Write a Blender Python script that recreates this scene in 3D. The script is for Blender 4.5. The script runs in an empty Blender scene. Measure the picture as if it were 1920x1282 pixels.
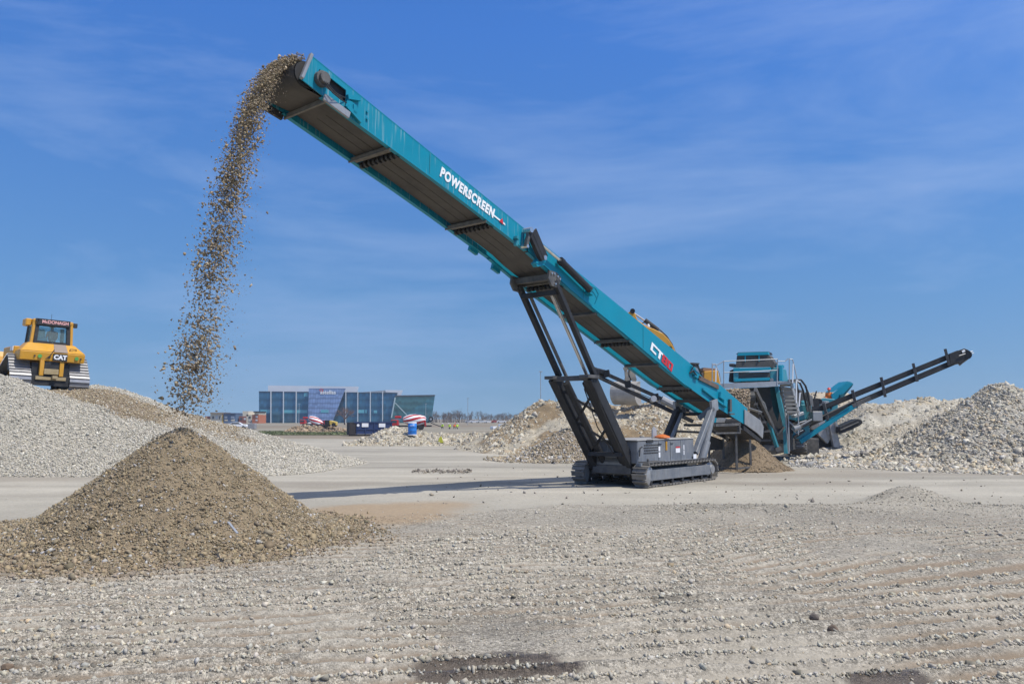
import bpy, bmesh, math, random
import numpy as np
from mathutils import Vector, Matrix

# ------------------------------------------------------------------ camera, sky, sun
sc = bpy.context.scene
COL = sc.collection
F, YH, H = 1500.0, 785.0, 2.2          # focal length in photo pixels, horizon row, eye height
TILT = math.atan((YH - 641) / F)
cam_d = bpy.data.cameras.new('camera'); cam = bpy.data.objects.new('camera', cam_d); COL.objects.link(cam)
cam_d.sensor_width = 36.0; cam_d.lens = 36.0 * F / 1920.0; cam_d.clip_start = 0.1; cam_d.clip_end = 9000
cam.location = (0, 0, H); cam.rotation_euler = (math.pi / 2 + TILT, 0, 0)
sc.camera = cam

SUN = Vector((0.55, -0.30, 1.0)).normalized()      # towards the sun
SUN_EL = math.asin(SUN.z); SUN_ROT = math.atan2(SUN.x, SUN.y)
world = bpy.data.worlds.new("World"); sc.world = world; world.use_nodes = True
nt = world.node_tree; nt.nodes.clear()
sky = nt.nodes.new('ShaderNodeTexSky'); sky.sky_type = 'NISHITA'; sky.sun_disc = False
sky.sun_elevation = SUN_EL; sky.sun_rotation = SUN_ROT; sky.altitude = 100
sky.air_density = 1.1; sky.dust_density = 0.2; sky.ozone_density = 3.0
hsv = nt.nodes.new('ShaderNodeHueSaturation'); hsv.inputs['Saturation'].default_value = 1.3; hsv.inputs['Hue'].default_value = 0.508
tc = nt.nodes.new('ShaderNodeTexCoord')
# thin cirrus: long streaks of noise over the sky directions
mp = nt.nodes.new('ShaderNodeMapping'); mp.inputs['Scale'].default_value = (1.0, 1.6, 5.0); mp.inputs['Rotation'].default_value = (0.0, 0.22, 0.3)
nz = nt.nodes.new('ShaderNodeTexNoise'); nz.inputs['Scale'].default_value = 1.5; nz.inputs['Detail'].default_value = 7; nz.inputs['Roughness'].default_value = 0.6; nz.inputs['Distortion'].default_value = 0.35
rmp = nt.nodes.new('ShaderNodeMapRange'); rmp.inputs['From Min'].default_value = 0.47; rmp.inputs['From Max'].default_value = 0.85; rmp.inputs['To Max'].default_value = 0.62
mix = nt.nodes.new('ShaderNodeMix'); mix.data_type = 'RGBA'; mix.inputs['B'].default_value = (3.0, 3.9, 5.8, 1)
bg = nt.nodes.new('ShaderNodeBackground'); bg.inputs['Strength'].default_value = 0.15
wo = nt.nodes.new('ShaderNodeOutputWorld')
L = nt.links
L.new(tc.outputs['Generated'], mp.inputs['Vector']); L.new(mp.outputs[0], nz.inputs['Vector']); L.new(nz.outputs['Fac'], rmp.inputs['Value'])
# clear dry air: the pale band stays low, so the dome is read a little above the true direction
sepd = nt.nodes.new('ShaderNodeSeparateXYZ'); lift = nt.nodes.new('ShaderNodeMath'); lift.operation = 'MULTIPLY_ADD'; lift.inputs[1].default_value = 0.70; lift.inputs[2].default_value = 0.19
cmb = nt.nodes.new('ShaderNodeCombineXYZ'); nrm = nt.nodes.new('ShaderNodeVectorMath'); nrm.operation = 'NORMALIZE'
L.new(tc.outputs['Generated'], sepd.inputs[0]); L.new(sepd.outputs['X'], cmb.inputs['X']); L.new(sepd.outputs['Y'], cmb.inputs['Y']); L.new(sepd.outputs['Z'], lift.inputs[0]); L.new(lift.outputs[0], cmb.inputs['Z'])
L.new(cmb.outputs[0], nrm.inputs[0]); L.new(nrm.outputs[0], sky.inputs['Vector'])
air = nt.nodes.new('ShaderNodeValToRGB'); air.color_ramp.elements[0].position = 0.0; air.color_ramp.elements[0].color = (1.02, 0.85, 0.69, 1); air.color_ramp.elements[1].position = 0.45; air.color_ramp.elements[1].color = (1.04, 1.08, 1.22, 1)
am_e = air.color_ramp.elements.new(0.15); am_e.color = (1.03, 0.97, 0.88, 1)
am = nt.nodes.new('ShaderNodeMix'); am.data_type = 'RGBA'; am.blend_type = 'MULTIPLY'; am.inputs['Factor'].default_value = 1.0
L.new(sepd.outputs['Z'], air.inputs['Fac'])
L.new(sky.outputs[0], hsv.inputs['Color']); L.new(hsv.outputs[0], am.inputs['A']); L.new(air.outputs['Color'], am.inputs['B']); L.new(am.outputs['Result'], mix.inputs['A']); L.new(rmp.outputs[0], mix.inputs['Factor'])
# white fill added to the upper sky, above the frame, to lighten blue shadows
sky_fill = nt.nodes.new('ShaderNodeMapRange'); sky_fill.interpolation_type = 'SMOOTHSTEP'; sky_fill.inputs['From Min'].default_value = 0.52; sky_fill.inputs['From Max'].default_value = 0.9; sky_fill.inputs['To Max'].default_value = 0.75
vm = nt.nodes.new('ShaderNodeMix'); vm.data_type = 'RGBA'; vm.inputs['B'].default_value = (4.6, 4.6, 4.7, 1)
L.new(sepd.outputs['Z'], sky_fill.inputs['Value']); L.new(sky_fill.outputs[0], vm.inputs['Factor']); L.new(mix.outputs['Result'], vm.inputs['A'])
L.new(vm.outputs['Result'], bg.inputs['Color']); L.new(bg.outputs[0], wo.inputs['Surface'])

sun_d = bpy.data.lights.new('sun', 'SUN'); sun_d.energy = 4.25; sun_d.angle = math.radians(0.55); sun_d.color = (1.0, 0.955, 0.87)
sun = bpy.data.objects.new('sun', sun_d); COL.objects.link(sun); sun.location = (60, -40, 110)
sun.rotation_euler = SUN.to_track_quat('Z', 'Y').to_euler()
sc.view_settings.view_transform = 'Standard'; sc.view_settings.look = 'None'; sc.view_settings.exposure = 0.0; sc.view_settings.gamma = 1.0
sc.cycles.max_bounces = 6; sc.cycles.use_denoising = True

# ------------------------------------------------------------------ helpers: points of the place
CT, ST = math.cos(TILT), math.sin(TILT)
def ray(x, y):
    a = (x - 960) / F; b = -(y - 641) / F
    return np.array([a, CT - b * ST, ST + b * CT])
def at(x, y, Y):                        # the point at distance Y seen at a photo position
    d = ray(x, y); k = Y / d[1]; return np.array([d[0] * k, Y, H + d[2] * k])
def gr(x, y, z=0.0):                    # the ground point seen at a photo position
    d = ray(x, y); k = (z - H) / d[2]; return np.array([d[0] * k, d[1] * k, z])
def V(*a): return np.array(a, float)
def unit(v): v = np.asarray(v, float); return v / (np.linalg.norm(v) + 1e-12)

rng = np.random.default_rng(7)
def _hash(ix, iy, s):
    h = (ix.astype(np.int64) * 374761393 + iy.astype(np.int64) * 668265263 + s * 974634777) & 0x7fffffff
    h = ((h ^ (h >> 13)) * 1274126177) & 0x7fffffff
    h = (h ^ (h >> 16)) & 0xffff
    return h / 65535.0
def vnoise(x, y, s=0):
    x = np.asarray(x, float); y = np.asarray(y, float)
    ix = np.floor(x); iy = np.floor(y); fx = x - ix; fy = y - iy
    fx = fx * fx * (3 - 2 * fx); fy = fy * fy * (3 - 2 * fy)
    a = _hash(ix, iy, s); b = _hash(ix + 1, iy, s); c = _hash(ix, iy + 1, s); d = _hash(ix + 1, iy + 1, s)
    return (a + (b - a) * fx) * (1 - fy) + (c + (d - c) * fx) * fy
def fbm(x, y, s=0, o=4):
    r = 0; a = 0.5; t = 0
    for k in range(o):
        r = r + a * vnoise(x * 2 ** k + 17.3 * k, y * 2 ** k - 9.1 * k, s + k); t += a; a *= 0.5
    return r / t
def sstep(a, b, x):
    t = np.clip((x - a) / (b - a), 0, 1); return t * t * (3 - 2 * t)

# ------------------------------------------------------------------ helpers: materials
def _mat(name):
    m = bpy.data.materials.new(name); m.use_nodes = True
    n = m.node_tree.nodes; l = m.node_tree.links; return m, n, l, n['Principled BSDF']
def paint(name, col, rough=0.45, metal=0.0, var=0.12, dust=0.0, dustcol=(0.36, 0.33, 0.29), scale=2.0, bump=0.0, spec=0.5, streak=0.0):
    """a painted or bare surface: colour wear by noise, settled dust by patches, optional run streaks"""
    m, n, l, b = _mat(name)
    t = n.new('ShaderNodeTexCoord')
    nz = n.new('ShaderNodeTexNoise'); nz.inputs['Scale'].default_value = scale; nz.inputs['Detail'].default_value = 8; nz.inputs['Roughness'].default_value = 0.65
    l.new(t.outputs['Object'], nz.inputs['Vector'])
    mr = n.new('ShaderNodeMapRange'); mr.inputs['From Min'].default_value = 0.3; mr.inputs['From Max'].default_value = 0.7
    mr.inputs['To Min'].default_value = 1 - var; mr.inputs['To Max'].default_value = 1 + var
    l.new(nz.outputs['Fac'], mr.inputs['Value'])
    mx = n.new('ShaderNodeMix'); mx.data_type = 'RGBA'; mx.blend_type = 'MULTIPLY'; mx.inputs['Factor'].default_value = 1
    mx.inputs['A'].default_value = (*col, 1); l.new(mr.outputs[0], mx.inputs['B'])
    out = mx.outputs['Result']
    if dust > 0:
        n2 = n.new('ShaderNodeTexNoise'); n2.inputs['Scale'].default_value = scale * 0.9; n2.inputs['Detail'].default_value = 10; n2.inputs['Roughness'].default_value = 0.7
        l.new(t.outputs['Object'], n2.inputs['Vector'])
        r2 = n.new('ShaderNodeMapRange'); r2.inputs['From Min'].default_value = 0.35; r2.inputs['From Max'].default_value = 0.75; r2.inputs['To Max'].default_value = dust
        l.new(n2.outputs['Fac'], r2.inputs['Value'])
        m2 = n.new('ShaderNodeMix'); m2.data_type = 'RGBA'; m2.inputs['B'].default_value = (*dustcol, 1)
        l.new(out, m2.inputs['A']); l.new(r2.outputs[0], m2.inputs['Factor']); out = m2.outputs['Result']
    if streak > 0:                      # pale lime runs down the side
        mp = n.new('ShaderNodeMapping'); mp.inputs['Scale'].default_value = (11, 11, 0.5)
        n3 = n.new('ShaderNodeTexNoise'); n3.inputs['Scale'].default_value = 1.6; n3.inputs['Detail'].default_value = 5
        l.new(t.outputs['Object'], mp.inputs['Vector']); l.new(mp.outputs[0], n3.inputs['Vector'])
        r3 = n.new('ShaderNodeMapRange'); r3.inputs['From Min'].default_value = 0.56; r3.inputs['From Max'].default_value = 0.72; r3.inputs['To Max'].default_value = streak
        l.new(n3.outputs['Fac'], r3.inputs['Value'])
        m3 = n.new('ShaderNodeMix'); m3.data_type = 'RGBA'; m3.inputs['B'].default_value = (0.42, 0.5, 0.5, 1)
        l.new(out, m3.inputs['A']); l.new(r3.outputs[0], m3.inputs['Factor']); out = m3.outputs['Result']
    l.new(out, b.inputs['Base Color'])
    b.inputs['Roughness'].default_value = rough; b.inputs['Metallic'].default_value = metal; b.inputs['Specular IOR Level'].default_value = spec
    if bump > 0:
        bp = n.new('ShaderNodeBump'); bp.inputs['Strength'].default_value = 0.6; bp.inputs['Distance'].default_value = bump
        l.new(nz.outputs['Fac'], bp.inputs['Height']); l.new(bp.outputs[0], b.inputs['Normal'])
    return m
def attr_mat(name, rough=0.92, nscale=30.0, var=0.22, bump=0.004, wet=False, bscale=None, grit=0):
    """earth and stone: colour from the mesh's own colour attribute, broken up by noise"""
    m, n, l, b = _mat(name)
    a = n.new('ShaderNodeAttribute'); a.attribute_name = 'col'
    t = n.new('ShaderNodeTexCoord')
    nz = n.new('ShaderNodeTexNoise'); nz.inputs['Scale'].default_value = nscale; nz.inputs['Detail'].default_value = 9; nz.inputs['Roughness'].default_value = 0.72
    l.new(t.outputs['Object'], nz.inputs['Vector'])
    mr = n.new('ShaderNodeMapRange'); mr.inputs['From Min'].default_value = 0.28; mr.inputs['From Max'].default_value = 0.72
    mr.inputs['To Min'].default_value = 1 - var; mr.inputs['To Max'].default_value = 1 + var
    l.new(nz.outputs['Fac'], mr.inputs['Value'])
    mx = n.new('ShaderNodeMix'); mx.data_type = 'RGBA'; mx.blend_type = 'MULTIPLY'; mx.inputs['Factor'].default_value = 1
    l.new(a.outputs['Color'], mx.inputs['A']); l.new(mr.outputs[0], mx.inputs['B']); out = mx.outputs['Result']
    gh = None
    if grit:                            # packed fine grit: cells of differing tone, where the 'grit' attribute says so
        ga = n.new('ShaderNodeAttribute'); ga.attribute_name = 'grit'
        for sc_, lo, hi in ((grit, .50, 1.42), (grit * .42, .72, 1.26)):
            vo = n.new('ShaderNodeTexVoronoi'); vo.inputs['Scale'].default_value = sc_; l.new(t.outputs['Object'], vo.inputs['Vector'])
            sx = n.new('ShaderNodeSeparateColor'); l.new(vo.outputs['Color'], sx.inputs[0])
            m_ = n.new('ShaderNodeMapRange'); m_.inputs['To Min'].default_value = lo; m_.inputs['To Max'].default_value = hi; l.new(sx.outputs[0], m_.inputs['Value'])
            x_ = n.new('ShaderNodeMix'); x_.data_type = 'RGBA'; x_.blend_type = 'MULTIPLY'; l.new(ga.outputs['Fac'], x_.inputs['Factor']); l.new(out, x_.inputs['A']); l.new(m_.outputs[0], x_.inputs['B']); out = x_.outputs['Result']
            if gh is None: gh = vo.outputs['Distance']
    l.new(out, b.inputs['Base Color'])
    b.inputs['Roughness'].default_value = rough; b.inputs['Specular IOR Level'].default_value = 0.25
    if wet:
        w_ = n.new('ShaderNodeAttribute'); w_.attribute_name = 'wet'
        r_ = n.new('ShaderNodeMapRange'); r_.inputs['To Min'].default_value = rough; r_.inputs['To Max'].default_value = 0.3
        l.new(w_.outputs['Fac'], r_.inputs['Value']); l.new(r_.outputs[0], b.inputs['Roughness'])
    if bump > 0:
        n2 = n.new('ShaderNodeTexNoise'); n2.inputs['Scale'].default_value = bscale or nscale; n2.inputs['Detail'].default_value = 10; n2.inputs['Roughness'].default_value = 0.75
        l.new(t.outputs['Object'], n2.inputs['Vector'])
        bp = n.new('ShaderNodeBump'); bp.inputs['Strength'].default_value = 0.9; bp.inputs['Distance'].default_value = bump
        l.new(n2.outputs['Fac'], bp.inputs['Height']); last = bp
        if gh is not None:
            b2 = n.new('ShaderNodeBump'); b2.invert = True; b2.inputs['Distance'].default_value = 0.012; l.new(ga.outputs['Fac'], b2.inputs['Strength']); l.new(gh, b2.inputs['Height']); l.new(bp.outputs[0], b2.inputs['Normal']); last = b2
        l.new(last.outputs[0], b.inputs['Normal'])
    return m
def glass_wall(name, col, line, bw, bh, rough=0.12, metal=0.55):
    """curtain wall: panes in a grid, each a little different, thin frame lines (grid along X and Z of the object)"""
    m, n, l, b = _mat(name)
    t = n.new('ShaderNodeTexCoord'); sp = n.new('ShaderNodeSeparateXYZ'); l.new(t.outputs['Object'], sp.inputs[0])
    cb = n.new('ShaderNodeCombineXYZ'); l.new(sp.outputs['X'], cb.inputs['X']); l.new(sp.outputs['Z'], cb.inputs['Y'])
    br = n.new('ShaderNodeTexBrick'); br.offset = 0.0; br.inputs['Scale'].default_value = 1.0
    br.inputs['Brick Width'].default_value = bw; br.inputs['Row Height'].default_value = bh; br.inputs['Mortar Size'].default_value = 0.09; br.inputs['Mortar Smooth'].default_value = 0.0
    br.inputs['Color1'].default_value = (*[c * 0.8 for c in col], 1); br.inputs['Color2'].default_value = (*[min(1, c * 1.2) for c in col], 1); br.inputs['Mortar'].default_value = (*line, 1)
    l.new(cb.outputs[0], br.inputs['Vector'])
    wv = n.new('ShaderNodeTexWave'); wv.wave_type = 'BANDS'; wv.bands_direction = 'Y'; wv.inputs['Scale'].default_value = 0.314 / (bh * 2 if bh < 3 else bh)
    l.new(cb.outputs[0], wv.inputs['Vector'])
    mr = n.new('ShaderNodeMapRange'); mr.inputs['To Min'].default_value = 0.8; mr.inputs['To Max'].default_value = 1.15; l.new(wv.outputs['Fac'], mr.inputs['Value'])
    mx = n.new('ShaderNodeMix'); mx.data_type = 'RGBA'; mx.blend_type = 'MULTIPLY'; mx.inputs['Factor'].default_value = 1
    l.new(br.outputs['Color'], mx.inputs['A']); l.new(mr.outputs[0], mx.inputs['B'])
    l.new(mx.outputs['Result'], b.inputs['Base Color'])
    b.inputs['Roughness'].default_value = rough; b.inputs['Metallic'].default_value = metal
    return m

# ------------------------------------------------------------------ helpers: mesh building
class MB:
    def __init__(s): s.v = []; s.f = []; s.m = []; s.mi = 0; s.cut = []
    def add(s, vs, fs):
        o = len(s.v); s.cut.append((o, len(s.f))); s.v += [tuple(map(float, p)) for p in vs]
        for f in fs: s.f.append(tuple(i + o for i in f)); s.m.append(s.mi)
        return s
    def hexa(s, p):                     # 8 corners: bottom 4, top 4
        return s.add(p, [(0, 3, 2, 1), (4, 5, 6, 7), (0, 1, 5, 4), (1, 2, 6, 5), (2, 3, 7, 6), (3, 0, 4, 7)])
    def box(s, c, d, X=(1, 0, 0), Y=(0, 1, 0), Z=(0, 0, 1)):
        c = np.asarray(c, float); X = np.asarray(X, float) * d[0] / 2; Y = np.asarray(Y, float) * d[1] / 2; Z = np.asarray(Z, float) * d[2] / 2
        return s.hexa([c - X - Y - Z, c + X - Y - Z, c + X + Y - Z, c - X + Y - Z, c - X - Y + Z, c + X - Y + Z, c + X + Y + Z, c - X + Y + Z])
    def bar(s, p, q, a, b, up=(0, 0, 1)):   # a across, b along 'up'
        p = np.asarray(p, float); q = np.asarray(q, float); d = unit(q - p)
        x = np.cross(d, up)
        if np.linalg.norm(x) < 1e-6: x = np.cross(d, (1, 0, 0))
        x = unit(x); z = unit(np.cross(x, d))
        return s.box((p + q) / 2, (a, np.linalg.norm(q - p), b), x, d, z)
    def tube(s, p, q, r, n=10, r2=None):
        p = np.asarray(p, float); q = np.asarray(q, float); r2 = r if r2 is None else r2; d = unit(q - p)
        x = unit(np.cross(d, (0, 0, 1) if abs(d[2]) < .9 else (1, 0, 0))); y = np.cross(d, x)
        vs = []
        for c, rr in ((p, r), (q, r2)):
            for k in range(n):
                t = 2 * math.pi * k / n; vs.append(c + rr * (math.cos(t) * x + math.sin(t) * y))
        fs = [(k, (k + 1) % n, n + (k + 1) % n, n + k) for k in range(n)] + [tuple(range(n))[::-1], tuple(range(n, 2 * n))]
        return s.add(vs, fs)
    def path(s, pts, r, n=8):
        for a, b in zip(pts[:-1], pts[1:]): s.tube(a, b, r, n)
        return s
    def prism(s, poly, vec):
        poly = [np.asarray(p, float) for p in poly]; n = len(poly); vec = np.asarray(vec, float)
        return s.add(poly + [p + vec for p in poly], [tuple(range(n)), tuple(range(n, 2 * n))[::-1]] + [(k, (k + 1) % n, n + (k + 1) % n, n + k) for k in range(n)])
    def lathe(s, o, ax, prof, n=20):    # prof: (radius, along)
        o = np.asarray(o, float); d = unit(ax); x = unit(np.cross(d, (0, 0, 1) if abs(d[2]) < .9 else (1, 0, 0))); y = np.cross(d, x)
        vs = []; fs = []
        for r, t in prof:
            for k in range(n):
                a = 2 * math.pi * k / n; vs.append(o + d * t + max(r, 1e-4) * (math.cos(a) * x + math.sin(a) * y))
        for i in range(len(prof) - 1):
            for k in range(n): fs.append((i * n + k, i * n + (k + 1) % n, (i + 1) * n + (k + 1) % n, (i + 1) * n + k))
        fs.append(tuple(range(n))[::-1]); fs.append(tuple(range((len(prof) - 1) * n, len(prof) * n)))
        return s.add(vs, fs)
    def xf(s, M):                       # M: 4x4
        M = np.asarray(M); a = np.array(s.v); s.v = [tuple(p) for p in (a @ M[:3, :3].T + M[:3, 3])]; return s
    def each(s, name, mat, parent, **k):    # every piece added becomes a part of its own
        cs = s.cut + [(len(s.v), len(s.f))]; r = []
        for (v0, f0), (v1, f1) in zip(cs[:-1], cs[1:]):
            m = MB(); m.v = s.v[v0:v1]; m.f = [tuple(i - v0 for i in f) for f in s.f[f0:f1]]; m.m = [0] * (f1 - f0); r.append(m.build(name, mat, parent, **k))
        return r
    def build(s, name, mat, parent=None, smooth=False, bevel=0.0, loc=None, label=None, kind=None):
        base = V(0, 0, 0)
        if parent is not None:
            r = parent
            while r is not None: base = base + np.array(r.location); r = r.parent
        elif loc is not None: base = np.asarray(loc, float)
        me = bpy.data.meshes.new(name); me.from_pydata([tuple(np.asarray(p) - base) for p in s.v], [], s.f)
        for mm in (mat if isinstance(mat, (list, tuple)) else [mat]): me.materials.append(mm)
        if isinstance(mat, (list, tuple)): me.polygons.foreach_set('material_index', s.m)
        bm = bmesh.new(); bm.from_mesh(me); bmesh.ops.recalc_face_normals(bm, faces=bm.faces)
        if bevel > 0:
            bmesh.ops.bevel(bm, geom=[e for e in bm.edges if e.is_manifold and e.calc_face_angle(0) > 0.5], offset=bevel, segments=1, affect='EDGES')
        bm.to_mesh(me); bm.free()
        if smooth: me.shade_smooth(); 
        o = bpy.data.objects.new(name, me); COL.objects.link(o)
        if parent is not None: o.parent = parent
        else: o.location = base
        if label: o['label'] = label
        if kind: o['kind'] = kind
        return o
def tag(o, label=None, cat=None, group=None, kind=None):
    if label: o['label'] = label
    if cat: o['category'] = cat
    if group: o['group'] = group
    if kind: o['kind'] = kind
    return o
def thing(name, loc, label, cat, group=None):
    o = bpy.data.objects.new(name, None); COL.objects.link(o); o.location = tuple(loc); o.empty_display_size = 0.3
    return tag(o, label, cat, group)
def grid_obj(name, X, Y, Z, col, mat, parent=None, wet=None, keep=None, grit=None):
    """a sheet from 2-D arrays of points with a colour per vertex"""
    ny, nx = X.shape
    me = bpy.data.meshes.new(name)
    vs = np.stack([X, Y, Z], -1).reshape(-1, 3).astype(np.float32)
    i = np.arange(ny * nx).reshape(ny, nx)
    q = np.stack([i[:-1, :-1], i[:-1, 1:], i[1:, 1:], i[1:, :-1]], -1).reshape(-1, 4)
    if keep is not None:
        k = keep; kk = (k[:-1, :-1] | k[:-1, 1:] | k[1:, 1:] | k[1:, :-1]).reshape(-1); q = q[kk]
        used = np.zeros(len(vs), bool); used[q.reshape(-1)] = True
        mp = np.cumsum(used) - 1; q = mp[q]; vs = vs[used]; col = col.reshape(-1, 3)[used]
        if wet is not None: wet = wet.reshape(-1)[used]
    raw_mesh(me, vs, q)
    set_col(me, col.reshape(-1, 3))
    if wet is not None:
        a = me.attributes.new('wet', 'FLOAT', 'POINT'); a.data.foreach_set('value', wet.reshape(-1).astype(np.float32))
    if grit is not None:
        a = me.attributes.new('grit', 'FLOAT', 'POINT'); a.data.foreach_set('value', grit.reshape(-1).astype(np.float32))
    me.materials.append(mat); me.shade_smooth()
    o = bpy.data.objects.new(name, me); COL.objects.link(o)
    if parent is not None: o.parent = parent
    return o
def raw_mesh(me, vs, fs):
    n = fs.shape[1]
    me.vertices.add(len(vs)); me.vertices.foreach_set('co', np.ascontiguousarray(vs, np.float32).reshape(-1))
    me.loops.add(fs.size); me.loops.foreach_set('vertex_index', np.ascontiguousarray(fs, np.int32).reshape(-1))
    me.polygons.add(len(fs)); me.polygons.foreach_set('loop_start', np.arange(0, fs.size, n, dtype=np.int32))
    me.update(calc_edges=True)
def set_col(me, col):
    a = me.attributes.new('col', 'FLOAT_COLOR', 'POINT')
    c = np.ones((len(col), 4), np.float32); c[:, :3] = np.clip(col, 0, 1); a.data.foreach_set('color', c.reshape(-1))
def _ico():
    t = (1 + 5 ** .5) / 2
    v = np.array([(-1, t, 0), (1, t, 0), (-1, -t, 0), (1, -t, 0), (0, -1, t), (0, 1, t), (0, -1, -t), (0, 1, -t), (t, 0, -1), (t, 0, 1), (-t, 0, -1), (-t, 0, 1)], float)
    f = np.array([(0, 11, 5), (0, 5, 1), (0, 1, 7), (0, 7, 10), (0, 10, 11), (1, 5, 9), (5, 11, 4), (11, 10, 2), (10, 7, 6), (7, 1, 8), (3, 9, 4), (3, 4, 2), (3, 2, 6), (3, 6, 8), (3, 8, 9), (4, 9, 5), (2, 4, 11), (6, 2, 10), (8, 6, 7), (9, 8, 1)])
    return v / np.linalg.norm(v[0]), f
def _octa():
    v = np.array([(1, 0, 0), (-1, 0, 0), (0, 1, 0), (0, -1, 0), (0, 0, 1), (0, 0, -1)], float)
    f = np.array([(0, 2, 4), (2, 1, 4), (1, 3, 4), (3, 0, 4), (2, 0, 5), (1, 2, 5), (3, 1, 5), (0, 3, 5)])
    return v, f
def _cubes():
    v = np.array([(-1, -1, -1), (1, -1, -1), (1, 1, -1), (-1, 1, -1), (-1, -1, 1), (1, -1, 1), (1, 1, 1), (-1, 1, 1)], float) * .62
    f = np.array([(0, 3, 2), (0, 2, 1), (4, 5, 6), (4, 6, 7), (0, 1, 5), (0, 5, 4), (1, 2, 6), (1, 6, 5), (2, 3, 7), (2, 7, 6), (3, 0, 4), (3, 4, 7)])
    return v, f
def stones(name, pos, size, col, mat, parent=None, shape='ico', flat=0.75, seed=1, spin=True):
    """many broken stones merged into one mesh: position, size and colour per stone"""
    r = np.random.default_rng(seed); N = len(pos)
    bv, bf = {'ico': _ico, 'octa': _octa, 'cube': _cubes}[shape]()
    nv = 10; var = []
    for k in range(nv):
        j = bv * (1 + r.uniform(-.42, .34, (len(bv), 1))) + r.uniform(-.22, .22, bv.shape); var.append(j)
    var = np.array(var)
    pick = r.integers(0, nv, N)
    an = np.stack([r.uniform(.8, 1.5, N), r.uniform(.6, 1.1, N), r.uniform(flat * .6, flat * 1.2, N)], -1)
    vs = var[pick] * an[:, None, :] * (np.asarray(size) * .5)[:, None, None]
    if spin: q = r.normal(size=(N, 4))
    else:
        q = np.stack([np.ones(N) * 2.2, r.normal(size=N) * .5, r.normal(size=N) * .5, r.normal(size=N) * 3], -1)
    q /= np.linalg.norm(q, axis=1, keepdims=True); a, b, c, d = q.T
    R = np.empty((N, 3, 3)); R[:, 0, 0] = 1 - 2 * (c * c + d * d); R[:, 0, 1] = 2 * (b * c - a * d); R[:, 0, 2] = 2 * (b * d + a * c)
    R[:, 1, 0] = 2 * (b * c + a * d); R[:, 1, 1] = 1 - 2 * (b * b + d * d); R[:, 1, 2] = 2 * (c * d - a * b)
    R[:, 2, 0] = 2 * (b * d - a * c); R[:, 2, 1] = 2 * (c * d + a * b); R[:, 2, 2] = 1 - 2 * (b * b + c * c)
    vs = np.einsum('nij,nkj->nki', R, vs) + np.asarray(pos)[:, None, :]
    k = len(bv)
    fs = (bf[None] + (np.arange(N) * k)[:, None, None]).reshape(-1, 3)
    me = bpy.data.meshes.new(name); raw_mesh(me, vs.reshape(-1, 3), fs)
    set_col(me, np.repeat(col, k, axis=0)); me.materials.append(mat)
    o = bpy.data.objects.new(name, me); COL.objects.link(o)
    if parent is not None: o.parent = parent
    o['kind'] = 'stuff'
    return o
def mixc(base, n, amt=.16, tint=.05, r=rng):
    b = np.asarray(base)[None] if np.ndim(base) == 1 else np.asarray(base)
    return b * (1 + r.normal(0, amt, (n, 1))).clip(.35, 1.7) * (1 + r.normal(0, tint * .3, (n, 3))) * np.exp(r.normal(0, tint * .8, (n, 1)) * np.array([[.5, 0, -1]]))
def text_mesh(name, body, size, mat, M, parent, bold=0.0, depth=0.004, sx=1.0, shear=0.0, label=None, space=1.0):
    """letters as a thin mesh; M maps text plane (x right, y up, z out) into the world"""
    c = bpy.data.curves.new(name, 'FONT'); c.body = body; c.size = size; c.offset = bold; c.extrude = depth; c.shear = shear; c.space_character = space
    c.align_x = 'CENTER'; c.align_y = 'CENTER'
    t = bpy.data.objects.new(name, c); COL.objects.link(t)
    me = bpy.data.meshes.new_from_object(t.evaluated_get(bpy.context.evaluated_depsgraph_get()))
    bpy.data.objects.remove(t); me.name = name
    base = V(0, 0, 0); r = parent
    while r is not None: base = base + np.array(r.location); r = r.parent
    M = Matrix(M); Ms = Matrix.Diagonal((sx, 1, 1, 1)); me.transform(Matrix.Translation(Vector(-base)) @ M @ Ms)
    me.materials.clear(); me.materials.append(mat)
    o = bpy.data.objects.new(name, me); COL.objects.link(o); o.parent = parent
    if label: o['label'] = label
    return o
def frame(o, x, y, z):
    M = np.eye(4); M[:3, 0] = x; M[:3, 1] = y; M[:3, 2] = z; M[:3, 3] = o; return M

# ------------------------------------------------------------------ materials of the place
TEAL = paint('teal_paint', (0.0, 0.225, 0.325), 0.45, var=0.06, dust=0.03, scale=1.3, spec=.3)
TEALS = paint('teal_paint_with_lime_runs', (0.0, 0.225, 0.325), 0.45, var=0.06, dust=0.03, scale=1.3, spec=.3, streak=0.5)
TEALD = paint('dusty_teal_paint', (0.003, 0.20, 0.26), 0.5, var=0.12, dust=0.22, scale=2.2)
DARK = paint('charcoal_steel', (0.019, 0.020, 0.023), 0.6, var=0.25, dust=0.06, scale=2.5, spec=.3)
DARKD = paint('dusty_charcoal_steel', (0.045, 0.046, 0.048), 0.65, var=0.2, dust=0.35, scale=3.0)
BLACK = paint('black_rubber', (0.012, 0.012, 0.013), 0.6, var=0.2, dust=0.1, scale=4)
BELT = paint('worn_belt_rubber', (0.07, 0.064, 0.057), 0.8, var=0.2, dust=0.25, dustcol=(0.2, 0.18, 0.155), scale=1.6)
GREYP = paint('grey_machine_paint', (0.12, 0.135, 0.16), 0.5, var=0.15, dust=0.5, dustcol=(0.33, 0.32, 0.30), scale=2.5, streak=0.3)
GALV = paint('galvanised_steel', (0.36, 0.38, 0.40), 0.5, metal=0.2, var=0.15, dust=0.3, scale=3)
WORN = paint('worn_bare_steel', (0.30, 0.31, 0.32), 0.45, metal=0.35, var=0.25, dust=0.4, scale=3)
CHROME = paint('bright_rod_steel', (0.55, 0.54, 0.52), 0.25, metal=0.8, var=0.1, scale=4)
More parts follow.
